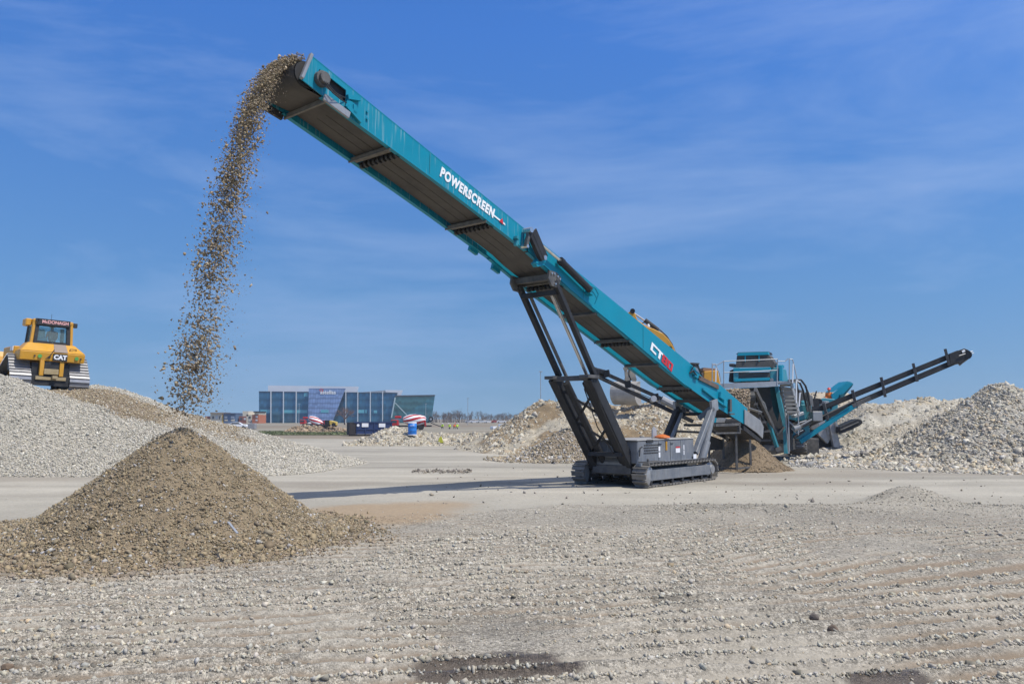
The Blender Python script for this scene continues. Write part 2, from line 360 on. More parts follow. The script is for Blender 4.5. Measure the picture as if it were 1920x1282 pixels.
SHOE = paint('dusty_track_steel', (0.16, 0.15, 0.135), 0.6, metal=0.2, var=0.25, dust=0.5, dustcol=(0.34, 0.31, 0.27), scale=5)
WHITE = paint('white_paint', (0.8, 0.8, 0.8), 0.5, var=0.05, scale=2)
RED = paint('red_paint', (0.55, 0.02, 0.025), 0.5, var=0.08, scale=2)
YEL = paint('yellow_machine_paint', (0.62, 0.30, 0.012), 0.42, var=0.12, dust=0.18, scale=1.6)
STONE = attr_mat('crushed_stone', nscale=14, var=0.25, bump=0.006)
EARTH = attr_mat('dusty_earth', nscale=5, var=0.18, bump=0.03, bscale=9)
PILEM = attr_mat('piled_gravel', nscale=16, var=0.4, bump=0.05, bscale=13)
GROUNDM = attr_mat('gravel_ground', nscale=9, var=0.16, bump=0.012, wet=True, bscale=26, grit=58)

# ------------------------------------------------------------------ the ground
def row_phase(x, y):
    a = 0.24 + 0.20 * (fbm(x * .10 + 3, y * .10, 5, 2) - .5) + 0.16 * sstep(1.5, 6, x) * sstep(9, 14, y)
    r = y * np.cos(a) - x * np.sin(a) + 0.10 * (fbm(x * .5, y * .5, 8, 3) - .5)
    return r / 0.37
CONE = (-6.35, 15.5)
def cone_r(x, y, c=CONE):
    return np.sqrt((x - c[0]) ** 2 + (y - c[1]) ** 2)
def edge_y(x): return 20.4 + 0.9 * np.exp(-((x - 10.1) / 1.3) ** 2) + 0.7 * (fbm(x * .7, x * 0 + 2, 3, 3) - .5) - 1.6 * sstep(2.5, -3, x) - 4 * sstep(-2, -6, x)
def gravel_mask(x, y): return sstep(0.25, -0.35, y - edge_y(x) - .9 * (fbm(x * .9, y * .9, 14, 3) - .5) * sstep(6, 0, x))
def row_mask(x, y): return sstep(20, 15, y + 2.5 * (fbm(x * .3, y * .3, 21, 2) - .5)) * sstep(.26, .46, fbm(x * .35 + 9, y * .35, 31, 3) + .10 * sstep(12, 8, y) + .12 * sstep(12.5, 10, y) * sstep(0, -2, x)) * gravel_mask(x, y)
def puddle(x, y):
    n = .4 * (fbm(x * 2.2, y * 2.2, 41, 3) - .5)
    a = sstep(1.05, .85, np.sqrt(((x + .12) / .80) ** 2 + ((y - 7.33 - .15 * (x + .1)) / .47) ** 2) + n * 1.4)
    b = sstep(1.05, .85, np.sqrt(((x - 3.30) / .52) ** 2 + ((y - 6.98 + .22 * (x - 3.3)) / .36) ** 2) + n * 1.4)
    return np.maximum(a, b)
def ground_h(x, y):
    near = sstep(60, 25, y)
    h = (.09 * (fbm(x * .22, y * .22, 51, 3) - .5) + .03 * (fbm(x * 1.3, y * 1.3, 52, 3) - .5)) * near
    rm = row_mask(x, y); ph = row_phase(x, y)
    h = h + rm * .046 * (np.sin(2 * np.pi * ph)) * (.5 + fbm(x * 1.6, y * 1.6, 53, 2)) * sstep(21, 12, y)
    h = h + gravel_mask(x, y) * (.025 * (fbm(x * 6, y * 6, 54, 2) - .5) + .04 * sstep(3, 0, edge_y(x) - y))
    h = h + .42 * np.exp(-((x - 10.2) / 1.0) ** 2 - ((y - 20.9) / .8) ** 2) + .10 * np.exp(-((x - 13.5) / 2.5) ** 2 - ((y - 19.6) / .6) ** 2) + .07 * np.exp(-((x - 5.5) / 3.5) ** 2 - ((y - 20.1) / .5) ** 2)
    return h
def ground_col(x, y):
    g = gravel_mask(x, y); ph = row_phase(x, y); rm = row_mask(x, y)
    smooth = np.array([.36, .33, .268]); grav = np.array([.35, .315, .255]); dirt = np.array([.235, .185, .132])
    big = (fbm(x * .12, y * .12, 61, 4) - .5); fine = (fbm(x * .9, y * .9, 62, 4) - .5)
    c = smooth * (1 + .30 * big + .22 * fine)[..., None]
    # wheel tracks along the haul way
    tr = (fbm(x * .05 + 2, y * .9, 63, 4) - .5)
    c = c * (1 + .75 * tr * sstep(20, 24, y))[..., None]
    dk = sstep(.50, .68, fbm(x * .10 + 7, y * .22, 73, 4)) * sstep(21, 26, y) * sstep(75, 50, y)
    c = c + (np.array([.25, .215, .17]) - c) * (.55 * dk)[..., None]
    cg = grav * (1 + .35 * big + .35 * fine)[..., None]
    c = c + (cg - c) * (g * (.55 + .5 * fbm(x * .6, y * .6, 64, 3)))[..., None].clip(0, 1)
    d = rm * sstep(.35, -.35, np.sin(2 * np.pi * ph)) * sstep(.26, .44, fbm(x * .4 + 5, y * .4, 65, 3) + .22 * sstep(2, -3, x) * sstep(13, 9, y))
    c = c + (dirt - c) * (.95 * d)[..., None]
    far = sstep(60, 140, y)
    c = c + (np.array([.26, .235, .18]) * (1 + .6 * big)[..., None] - c) * far[..., None]
    br = sstep(75, 85, y + 14 * (fbm(x * .08, y * .08, 66, 3) - .5)) * sstep(.45, .6, fbm(x * .03, y * .06, 67, 3))
    c = c + (np.array([.20, .15, .10]) - c) * (.6 * br)[..., None]
    # brown sand spilled from the stockpile
    s = sstep(1.1, .55, np.sqrt(((x + 3.2 - .40 * (y - 19.0)) / 2.7) ** 2 + ((y - 18.8) / 3.0) ** 2) + .7 * (fbm(x * .8, y * .8, 68, 3) - .5))
    c = c + (np.array([.34, .25, .155]) - c) * (.85 * s)[..., None]
    k = sstep(4.5, 3.6, cone_r(x, y) * (1 + .16 * (x - CONE[0]) / (cone_r(x, y) + .01)) + 1.2 * (fbm(x * 1.5, y * 1.5, 69, 3) - .5))
    c = c + (np.array([.27, .205, .14]) - c) * (.9 * k)[..., None]
    p = puddle(x, y)
    c = c + (np.array([.105, .085, .066]) - c) * p[..., None]
    m = .5 * sstep(.62, .75, fbm(x * .5 + 30, y * .9, 70, 3)) * sstep(12, 9, y)
    c = c * (1 - .35 * m)[..., None]
    sm = np.exp(-((x - 1.3) / 1.2) ** 2 - ((y - 9.9) / .35) ** 2) * sstep(.4, .6, fbm(x * 2, y * 3, 71, 3))
    c = c * (1 - .45 * sm)[..., None]
    return c, p
ys = np.concatenate([[-60, -20, -5, 1.5, 3.5], np.arange(4.6, 23, .045), 23 * 1.0125 ** np.arange(0, 130), 120 * 1.06 ** np.arange(0, 64)])
ts = np.linspace(-1, 1, 900)
Yg = np.repeat(ys[:, None], len(ts), 1); Xg = ts[None] * (9 + .82 * np.abs(Yg)) + .0
gc, gp = ground_col(Xg, Yg)
grit = (gravel_mask(Xg, Yg) * (.45 + .55 * sstep(.3, .6, fbm(Xg * .8, Yg * .8, 83, 3))) + .12) * sstep(45, 20, Yg) * (1 - .75 * row_mask(Xg, Yg) * sstep(.3, -.3, np.sin(2 * np.pi * row_phase(Xg, Yg))))
grid_obj('ground', Xg, Yg, ground_h(Xg, Yg), gc, GROUNDM, wet=gp, grit=grit)['kind'] = 'structure'

# stones lying on the ground, gathered into the grouser rows
def ground_stones():
    N = 760000
    y = 5.6 + rng.random(N) ** 1.15 * 17.5; x = (rng.random(N) * 2 - 1) * (3 + .78 * y)
    g = gravel_mask(x, y); rm = row_mask(x, y); s = np.sin(2 * np.pi * row_phase(x, y))
    pt = sstep(.46, .66, fbm(x * .8, y * .8, 81, 3)); ridge = sstep(.66, .96, s) * sstep(.34, .50, fbm(x * 1.1, y * 2.2, 82, 2))
    dens = g * (.035 + .20 * pt * (1 - .95 * rm) * (.35 + .65 * sstep(9, 14, y)) + .16 * sstep(12, 16, y) + rm * (1.25 * ridge))
    bk = sstep(2.4, .6, edge_y(x) - y) * sstep(1.5, 5, x) * g; dens = dens + .55 * bk * sstep(.3, .55, fbm(x * .9, y * 1.4, 84, 3))
    dens = np.where(cone_r(x, y) < 3.4, 0, dens) + .012
    far = .45 + .55 * sstep(18, 9, y)
    k = rng.random(N) < dens.clip(0, 1) * far * .80
    x, y, s, rm = x[k], y[k], s[k], rm[k]; n = len(x)
    sz = (.0155 * np.exp(rng.normal(0, .45, n)) * (1 + .85 * rm * sstep(.3, .8, s))).clip(.010, .085) * (1 + .35 * sstep(9, 19, y))
    c = mixc((.44, .405, .33), n, .20, .04)
    dk = rng.random(n) < .06; c[dk] *= .5
    bk = sstep(2.4, .6, edge_y(x) - y) * sstep(1.5, 5, x); c *= (1 - .18 * bk)[:, None]; sz = sz * (1 + .35 * bk)
    wm = rng.random(n) < .04; c[wm] *= np.array([1.0, .88, .74])
    p = puddle(x, y); c = c * (1 - .45 * p * (rng.random(n) < .6))[:, None]
    sd = sstep(5.2, 3.8, cone_r(x, y)); c = c * (1 - sd)[:, None] + mixc((.29, .225, .155), n, .2) * sd[:, None]
    o = stones('loose_stone', np.stack([x, y, ground_h(x, y) + sz * .04], -1), sz, c, STONE, None, 'cube', .7, 3, spin=True)
    tag(o, 'pale loose crushed stones raked into rows on the ground', 'loose gravel', kind='stuff')
ground_stones()
for px, py, s, c, lab in ((1526, 1162, .13, (.12, .10, .085), 'dark grey rounded stone lying alone on pale gravel'), (1562, 1186, .15, (.17, .125, .09), 'brown lump of earth on gravel below the dark stone'),
                     (12, 1258, .13, (.17, .12, .08), 'brown clod at the lower left corner of the gravel')):
    p = gr(px, py); b = MB(); v, f = _ico(); r = np.random.default_rng(px)
    v = v * (1 + r.uniform(-.25, .2, (12, 1))) * np.array([1, .8, .75]) * s / 2
    b.add(v + p + V(0, 0, s * .25), [tuple(q) for q in f]); o = b.build('rock', paint('rock_%d' % px, c, .9, var=.3, scale=14, bump=.01), loc=p, bevel=s * .06)
    tag(o, lab, 'rock')

# ------------------------------------------------------------------ stockpiles and rubble mounds
def pz(py, Y):                         # height seen at photo row py at distance Y (centre column)
    return at(960, py, Y)[2]
def heap(name, label, cat, px, stations, colf, stf, base_col, rough=.25, ny=150, nx=260, seed=1, nscale=1.2, Ybase=None):
    """a heap given by its profile at several distances; stf scatters its own broken stones over it"""
    pxs = np.linspace(px[0], px[1], nx)
    SY = np.array([s[0] for s in stations], float)
    prof = []
    for Y, pts in stations:
        if pts is None: prof.append(np.full(nx, -.25)); continue
        a = np.array([p[0] for p in pts], float); z = np.array([pz(p[1], Y) for p in pts])
        prof.append(np.interp(pxs, a, z))
    prof = np.array(prof); Ys = np.linspace(SY[0], SY[-1], ny)
    Z = np.stack([np.interp(Ys, SY, prof[:, k]) for k in range(nx)], 1)
    for _ in range(3):
        Z[1:-1] = .25 * Z[:-2] + .5 * Z[1:-1] + .25 * Z[2:]; Z[:, 1:-1] = .25 * Z[:, :-2] + .5 * Z[:, 1:-1] + .25 * Z[:, 2:]
    Y = np.repeat(Ys[:, None], nx, 1); X = (pxs[None] - 960) / F * Y * CT
    Z = Z + (rough * (fbm(X * nscale, Y * nscale, seed, 4) - .5) + rough * .35 * (fbm(X * nscale * 5, Y * nscale * 5, seed + 7, 3) - .5)) * sstep(-.1, .5, Z)
    root = thing(name, (X.mean(), Y.mean(), 0), label, cat)
    off = np.array(root.location)
    c = colf(X, Y, Z, (pxs[None] + 0 * Y))
    keep = Z > -.12
    grid_obj('earth_core', X - off[0], Y - off[1], Z - off[2], c, PILEM, root, keep=keep)
    # broken stones over the surface
    fz = lambda x, y: bil(Z, pxs, Ys, x, y)
    stf(root, off, fz, pxs, Ys)
    return root, fz
def bil(Z, pxs, Ys, x, y):
    p = x / (y * CT) * F + 960
    a = ((p - pxs[0]) / (pxs[-1] - pxs[0]) * (len(pxs) - 1)).clip(0, len(pxs) - 1.001); b = ((y - Ys[0]) / (Ys[-1] - Ys[0]) * (len(Ys) - 1)).clip(0, len(Ys) - 1.001)
    i = a.astype(int); j = b.astype(int); fa = a - i; fb = b - j
    return (Z[j, i] * (1 - fa) + Z[j, i + 1] * fa) * (1 - fb) + (Z[j + 1, i] * (1 - fa) + Z[j + 1, i + 1] * fa) * fb
def scatter(N, pxs, Ys, r):
    y = Ys[0] + r.random(N) * (Ys[-1] - Ys[0]); p = pxs[0] + r.random(N) * (pxs[-1] - pxs[0])
    return (p - 960) / F * y * CT, y, p
def simple_stones(N, smed, ssig, smin, smax, colfn, shape='octa', seed=5, dens=None, flat=.8, sink=.1):
    def go(root, off, fz, pxs, Ys):
        r = np.random.default_rng(seed); x, y, p = scatter(N, pxs, Ys, r); z = fz(x, y)
        k = z > .02
        if dens is not None: k &= r.random(N) < dens(x, y, p, z)
        x, y, z, p = x[k], y[k], z[k], p[k]; n = len(x)
        s = (smed * np.exp(r.normal(0, ssig, n))).clip(smin, smax)
        stones('gravel' if smax < .3 else 'rubble', np.stack([x - off[0], y - off[1], z - off[2] + s * sink], -1), s, colfn(x, y, z, p, n, r), STONE, root, shape, flat, seed)
    return go
# --- the long white stockpile the dozer works on
G = lambda Y: 785 + F * H / Y
st = [(30, None), (30.8, [(-260, 880), (520, 893.5), (620, 897)]),
      (33.2, [(-260, 795), (0, 812), (70, 824), (150, 838), (260, 852), (330, 862), (420, 872), (520, 880), (600, 885), (660, 890)]),
      (36, [(-260, 670), (-100, 690), (0, 701), (45, 716), (75, 729), (100, 739), (150, 757), (200, 772), (260, 791), (330, 811), (420, 835), (520, 857), (600, 872), (650, 879), (700, 884)]),
      (38, [(-260, 690), (-100, 705), (0, 720), (60, 731), (160, 735), (200, 743), (260, 761), (330, 789), (420, 820), (520, 846), (620, 864), (690, 875), (720, 880)]),
      (41, [(-260, 730), (0, 738), (110, 735), (150, 724), (175, 720), (220, 728), (260, 740), (330, 767), (400, 790), (480, 809), (560, 830), (640, 853), (690, 866), (740, 875)]),
      (43.5, [(-260, 760), (150, 742), (260, 760), (400, 806), (560, 840), (690, 868), (740, 872)]), (49, None)]
def white_col(X, Y, Z, P):
    k = path_mask(X, Y, P)
    c = np.array([.46, .425, .35]) * (1 + .3 * (fbm(X * 2, Y * 2, 91, 4) - .5))[..., None]
    c = c + (np.array([.285, .225, .165]) - c) * (.9 * k)[..., None]
    return c * .9
def path_mask(X, Y, P):
    n = .9 * (fbm(X * .8, Y * .8, 92, 3) - .5)
    return np.maximum(sstep(1.95, 1.25, np.abs(Y - 37.9 + n * 1.2)) * sstep(60, 110, P) * sstep(380, 280, P), .7 * sstep(.9, .6, np.abs(P - 390) / 105 + n * .9) * sstep(37, 38.5, Y))
def white_stone(x, y, z, p, n, r):
    c = mixc((.475, .44, .365), n, .19, .03, r); m = path_mask(x, y, p)
    b = mixc((.33, .265, .175), n, .18, .04, r); k = r.random(n) < m * .9; c[k] = b[k]
    d = r.random(n) < .05; c[d] *= .55
    return c
white_pile, white_z = heap('gravel_pile', 'long pale gravel stockpile with a brown track, below the yellow dozer', 'gravel pile', (-260, 745), st, white_col,
     simple_stones(170000, .062, .36, .03, .16, white_stone, 'octa', 11, sink=.2), None, rough=.16, seed=2)

# --- the brown cone under the falling stone
def cone_z(x, y, c, top, sl, k=.2, rnd=.30):
    r = np.sqrt(cone_r(x, y, c) ** 2 + rnd ** 2) - rnd
    return k * np.log1p(np.exp((top - sl * r) / k))
def cone_pile(name, label, c, top, sl, R, N, smed, base, colfn, mat=PILEM, k=.2, shape='octa', n=230, sig=.4, sink=.15, smax=.2, rough=.05, fr=8):
    a = np.linspace(-R, R, n); X, Y = np.meshgrid(c[0] + a, c[1] + a)
    zf = lambda x, y: cone_z(x, y, c, top * (1 + .04 * (fbm(x * .9, y * .9, 7, 2) - .5)), sl, k) - .02 + rough * 2 * (fbm(x * 2, y * 2, 5, 3) - .5) * sstep(.03, .2, cone_z(x, y, c, top, sl, k))
    Z = zf(X, Y); root = thing(name, (c[0], c[1], 0), label, 'gravel pile')
    Z2 = Z + rough * (fbm(X * fr, Y * fr, 9, 2) - .5)
    cc = np.array(base) * (1 + .3 * (fbm(X * 3, Y * 3, 4, 4) - .5))[..., None]
    grid_obj('earth_core', X - c[0], Y - c[1], Z2, cc, mat, root, keep=Z > -.01)
    r = np.random.default_rng(int(abs(c[0]) * 100)); rr = R * 1.3 * np.sqrt(r.random(N)); t = r.random(N) * 2 * np.pi
    x = c[0] + rr * np.cos(t); y = c[1] + rr * np.sin(t); z = zf(x, y)
    kk = ((z > .03) & (rr * (1 + .16 * np.cos(t)) < R * 1.12)) | (r.random(N) < .55 * sstep(R * 1.25, R * .8, rr * (1 + .16 * np.cos(t)) + .5 * (fbm(x * 1.5, y * 1.5, 6, 3) - .5)) ** 1.6)
    x, y, z = x[kk], y[kk], np.maximum(z[kk], ground_h(x[kk], y[kk])); m = len(x)
    s = (smed * np.exp(r.normal(0, sig, m))).clip(smed * .4, smax) * (1 + .9 * sstep(top * .35, 0, z) * r.random(m) ** 2)
    stones('gravel', np.stack([x - c[0], y - c[1], z + s * sink], -1), s, colfn(x, y, z, m, r), STONE, root, shape, .8, 17)
    return root
def brown_stone(x, y, z, n, r):
    c = mixc((.295, .236, .152), n, .22, .05, r); k = r.random(n)
    c[k < .05] = mixc((.42, .40, .37), int((k < .05).sum()), .12, .03, r); c[(k > .05) & (k < .16)] *= np.array([.62, .66, .75])
    return c
cone_pile('gravel_pile', 'brown cone of fine gravel heaped under the falling stone', CONE, 2.0, .755, 4.1, 150000, .025, (.265, .205, .13), brown_stone, shape='cube', n=330, sig=.45, rough=.035, smax=.10, k=.17)
b = MB(); b.bar(gr(1, 1), gr(1, 1) + V(0, .01, 0), .01, .01); b = MB()
b.bar(at(428, 978, 12.9), at(445, 999, 12.45), .035, .014); b.build('metal_strip', GALV, loc=at(436, 990, 12.6)); tag(bpy.data.objects['metal_strip'], 'short grey metal strip lying on the brown gravel cone', 'scrap metal')

# --- small brown pile by the mound, sand pile under the feed boot, grey cone at the right edge
def tan_stone(x, y, z, n, r):
    c = mixc((.34, .285, .205), n, .26, .05, r); k = r.random(n) < .2; c[k] = mixc((.44, .42, .39), int(k.sum()), .15, .03, r); return c
p0 = at(1064, 800, 44)
cone_pile('gravel_pile', 'small tan gravel pile behind the front legs of the conveyor', (p0[0], 44.0), 1.62, .60, 3.6, 16000, .085, (.26, .21, .15), tan_stone, k=.15, smax=.25, n=120)
def sand(x, y, z, n, r): return mixc((.24, .185, .12), n, .15, .04, r)
cone_pile('sand_pile', 'brown sand spilled under the tail of the conveyor', (10.05, 35.4), 1.6, .92, 2.1, 9000, .03, (.22, .165, .105), sand, k=.12, smax=.08, n=120)
def grey_stone(x, y, z, n, r):
    c = mixc((.45, .415, .345), n, .20, .04, r); k = r.random(n); c[k < .10] *= .55; w = (k > .8); c[w] *= np.array([1.0, .9, .76]); return c
p0 = at(1880, 722, 40)
cone_pile('gravel_pile', 'tall grey cone of coarse stone at the right edge', (p0[0] + .2, 40.5), 4.0, .66, 8.4, 80000, .10, (.38, .35, .29), grey_stone, k=.35, smax=.36, n=220, rough=.12, fr=4, sink=-.02, sig=.45, shape='cube')

# --- rubble mounds
def rub_col(t1, t2, s):
    def go(X, Y, Z, P):
        m = sstep(.42, .58, fbm(X * .35, Y * .5, s, 3))
        c = np.array(t1) + (np.array(t2) - np.array(t1)) * m[..., None]
        return c * (1 + .35 * (fbm(X * 2, Y * 2, s + 1, 3) - .5))[..., None]
    return go
def rub_stone(x, y, z, p, n, r):
    c = mixc((.455, .415, .335), n, .18, .03, r); k = r.random(n); c[k < .25] = mixc((.38, .32, .225), int((k < .25).sum()), .16, .04, r); c[(k > .22) & (k < .27)] *= .5; return c
st = [(48, None), (49.5, [(860, 862), (1000, 852), (1500, 852)]),
      (54, [(860, 852), (895, 846), (940, 829), (990, 812), (1050, 795), (1100, 790), (1150, 793), (1200, 787), (1250, 780), (1300, 797), (1360, 812), (1450, 830)]),
      (58, [(850, 845), (880, 832), (905, 818), (930, 804), (960, 786), (990, 766), (1012, 757), (1050, 750), (1080, 754), (1110, 763), (1140, 767), (1170, 762), (1200, 760), (1230, 755), (1262, 757), (1300, 772), (1340, 786), (1400, 800), (1480, 818)]),
      (61, [(850, 842), (960, 792), (1012, 763), (1050, 757), (1150, 762), (1300, 762), (1400, 790), (1480, 812)]),
      (66, [(850, 838), (1012, 770), (1300, 768), (1480, 812)]), (73, None)]
def mound_dens(x, y, p, z): return (.16 + .84 * sstep(.44, .56, fbm(x * .4, y * .6, 120, 3) + .12 * sstep(1180, 1260, p))).clip(0, 1)
mound, mound_z = heap('rubble_mound', 'high rubble mound of broken concrete and earth behind the conveyor legs', 'rubble mound', (845, 1485), st, rub_col((.40, .355, .27), (.235, .175, .105), 101),
     simple_stones(80000, .095, .70, .04, .80, rub_stone, 'cube', 21, dens=mound_dens, flat=.55, sink=-.18), None, rough=.8, seed=3, nscale=.5)
st = [(64, None), (66, [(655, 834), (760, 832), (1010, 836)]),
      (70, [(650, 833), (675, 830), (700, 818), (720, 806), (745, 801), (765, 806), (790, 816), (830, 814), (880, 815), (930, 813), (985, 812), (1020, 830)]),
      (73, [(650, 832), (745, 806), (800, 816), (930, 814), (1020, 826)]), (77, None)]
heap('rubble_mound', 'low berm of grey broken concrete in front of the navy dumpster', 'rubble mound', (645, 1025), st, rub_col((.40, .37, .30), (.34, .31, .24), 111),
     simple_stones(30000, .13, .62, .06, .75, rub_stone, 'cube', 23, flat=.55, sink=-.1), None, rough=.6, seed=4, nscale=.6, ny=80)
st = [(53, None), (54.5, [(1570, 846), (1960, 846), (2100, 846)]),
      (58, [(1500, 840), (1560, 838), (1600, 824), (1640, 812), (1700, 806), (1760, 800), (1820, 798), (2100, 798)]),
      (63, [(1460, 838), (1530, 826), (1570, 800), (1600, 782), (1630, 768), (1680, 762), (1740, 760), (1820, 764), (2100, 770)]),
      (67, [(1460, 820), (1520, 800), (1560, 788), (1590, 775), (1622, 754), (1660, 757), (1700, 750), (1742, 744), (1770, 752), (1830, 750), (1860, 758), (2100, 762)]),
      (72, [(1460, 830), (1590, 790), (1700, 770), (2100, 775)]), (80, None)]
heap('rubble_mound', 'wide rubble bank of pale broken concrete behind the crusher', 'rubble mound', (1450, 2090), st, rub_col((.44, .405, .33), (.36, .32, .25), 131),
     simple_stones(80000, .10, .70, .045, .90, rub_stone, 'cube', 25, flat=.55, sink=-.18, dens=lambda x, y, p, z: .25 + .75 * sstep(.45, .55, fbm(x * .35, y * .5, 133, 3))), None, rough=.9, seed=6, nscale=.5)
st = [(84, None), (86, [(1470, 824), (1620, 824)]), (92, [(1480, 770), (1510, 737), (1525, 735), (1590, 735), (1605, 742), (1625, 790)]), (98, [(1480, 780), (1510, 740), (1595, 740), (1625, 790)]), (106, None)]
heap('earth_mound', 'smooth tan earth mound with flat top beyond the crusher', 'earth mound', (1465, 1635), st, lambda X, Y, Z, P: np.array([.42, .36, .27]) * (1 + .2 * (fbm(X, Y, 3, 3) - .5))[..., None],
     simple_stones(900, .2, .4, .1, .29, lambda x, y, z, p, n, r: mixc((.40, .35, .28), n, .2), 'octa', 27), None, rough=.2, ny=60, nx=80)
st = [(126, None), (128, [(540, 811), (655, 811)]), (133, [(540, 809), (552, 803), (575, 799), (600, 800), (625, 801), (645, 804), (655, 809)]), (140, None)]
heap('earth_mound', 'low brown dirt mound before the grass strip and glass offices', 'earth mound', (535, 660), st, lambda X, Y, Z, P: np.array([.27, .20, .13]) * (1 + .5 * (fbm(X * .6, Y * .6, 3, 3) - .5))[..., None],
     simple_stones(900, .35, .5, .15, .8, lambda x, y, z, p, n, r: mixc((.30, .23, .16), n, .2), 'cube', 28), None, rough=.7, ny=50, nx=90, nscale=.4)
# thin skirt of pale gravel along the foot of the right piles, dark clods on the haul way
def verge():
    r = np.random.default_rng(77); N = 16000
    p = 1475 + r.random(N) * 430; py = 843 + r.random(N) * 34
    k = r.random(N) < sstep(.36, .6, fbm(p * .03, py * .12, 141, 3)) * sstep(880, 866, py + 8 * (fbm(p * .02, py * 0, 3, 2) - .5))
    p, py = p[k], py[k]; n = len(p); y = F * H / (py - 785); x = (p - 960) / F * y
    s = (.10 * np.exp(r.normal(0, .5, n))).clip(.04, .35)
    o = stones('scattered_gravel', np.stack([x, y, ground_h(x, y) + s * .2], -1), s, mixc((.42, .40, .36), n, .24, .03, r), STONE, None, 'octa', .7, 31)
    tag(o, 'thin apron of pale gravel along the foot of the right stone piles', 'loose gravel', kind='stuff')
    N = 260; p = 760 + r.random(N) * 1160; py = 872 + r.random(N) * 70; y = F * H / (py - 785); x = (p - 960) / F * y
    s = (.04 * np.exp(r.normal(0, .6, N))).clip(.02, .15); w_ = (p > 770) & (p < 880) & (py > 878) & (py < 886)
    N2 = 420; p2 = 775 + r.random(N2) * 110; py2 = 883 + r.normal(0, 1.6, N2); y2 = F * H / (py2 - 785); x2 = (p2 - 960) / F * y2
    x = np.concatenate([x, x2]); y = np.concatenate([y, y2]); s = np.concatenate([s, .06 * np.exp(r.normal(0, .5, N2))]).clip(.02, .16)
    o = stones('scattered_clods', np.stack([x, y, ground_h(x, y) + s * .2], -1), s, mixc((.24, .21, .175), len(x), .4, .05, r), STONE, None, 'octa', .6, 33)
    tag(o, 'dark clods and stones strewn over the smooth haul way', 'clods', kind='stuff')
verge()
# ------------------------------------------------------------------ far grass and bare woods
def grass():
    r = np.random.default_rng(5); N = 9000
    p = 490 + r.random(N) * 165; py = 808.5 + r.random(N) * 6.5
    y = F * H / (py - 785); x = (p - 960) / F * y
    b0 = np.stack([x, y, 0 * x], -1); h = .03 + .10 * r.random(N); a = r.random(N) * 6.28
    d = np.stack([np.cos(a), np.sin(a), 0 * a], -1) * .30
    vs = np.stack([b0 - d, b0 + d, b0 + np.stack([r.normal(0, .15, N), r.normal(0, .15, N), h * 1.6], -1)], 1).reshape(-1, 3)
    me = bpy.data.meshes.new('grass'); raw_mesh(me, vs, np.arange(3 * N).reshape(-1, 3)); set_col(me, np.repeat(mixc((.15, .17, .085), N, .25, .08, r), 3, 0)); me.materials.append(STONE)
    o = bpy.data.objects.new('grass', me); COL.objects.link(o); tag(o, 'strip of green grass in front of the glass offices', 'grass', kind='stuff')
    gx = np.linspace(490, 655, 40); gy = np.linspace(808, 815.5, 12); PX, PY = np.meshgrid(gx, gy); Yq = F * H / (PY - 785); Xq = (PX - 960) / F * Yq
    grid_obj('grass_verge', Xq, Yq, .05 + 0 * Xq, np.array([.16, .165, .09]) * (1 + .6 * (fbm(Xq * .2, Yq * .2, 4, 3) - .5))[..., None], EARTH)['kind'] = 'structure'
grass()
def twig_tree(mb, base, h, r, depth=4, spread=.5):
    """bare tree: a tapered trunk that forks into thin twigs"""
    def grow(p, d, ln, rad, k):
        q = p + d * ln; mb.tube(p, q, rad, 5 if k > 2 else 3, rad * .62)
        if k == 0: return
        for _ in range(3 if k > 1 else 4):
            nd = unit(d + r.normal(0, spread, 3) + V(0, 0, .12)); grow(q if r.random() < .7 else p + d * ln * r.uniform(.55, 1), nd, ln * r.uniform(.55, .85), rad * .55, k - 1)
    grow(np.asarray(base, float), unit(V(r.normal(0, .15), r.normal(0, .15), 1)), h * .20, h * .016, depth)
BARK = paint('grey_brown_bark', (.13, .105, .085), .9, var=.2, scale=1)
def woods():
    r = np.random.default_rng(9); mb = MB()
    for k in range(300):
        p = 805 + r.random() * 230; Y = 430 + r.random() * 150
        if p > 885 and p < 902 and r.random() < .8: continue
        hh = (6.2 if p > 905 else 7.8) * r.uniform(.65, 1.2)
        q = at(p, G(Y), Y); q[2] = 0; twig_tree(mb, q, hh * 1.5, r, 3 if k % 3 else 4, .42)
    o = mb.build('bare_woods', BARK, loc=at(900, 790, 480)); tag(o, 'far line of bare grey woods on the horizon behind the workers', 'woods', kind='stuff')
woods()
def lone_tree():
    r = np.random.default_rng(31); q = at(646, 797, 300); q[2] = 0
    t = thing('bare_tree', q, 'bare brown tree in front of the glass offices', 'tree'); a = MB(); a.tube(q, q + V(0, 0, 2.2), .28, 8, .2); a.build('trunk', BARK, t)
    c = MB()
    for k in range(9):
        d = unit(r.normal(0, .5, 3) * V(1, 1, .3) + V(0, 0, 1)); s = q + V(0, 0, r.uniform(1.2, 2.2)); e = s + d * r.uniform(1.8, 2.6); c.tube(s, e, .12, 5, .06)
        for j in range(6):
            d2 = unit(d + r.normal(0, .45, 3)); e2 = e + d2 * r.uniform(.9, 1.6); c.tube(e, e2, .05, 4, .025)
            for m in range(6):
                d3 = unit(d2 + r.normal(0, .5, 3)); c.tube(e2, e2 + d3 * r.uniform(.8, 1.9), .03, 3, .012)
    c.build('crown', paint('reddish_twigs', (.17, .10, .07), .9, var=.2), t)
lone_tree()

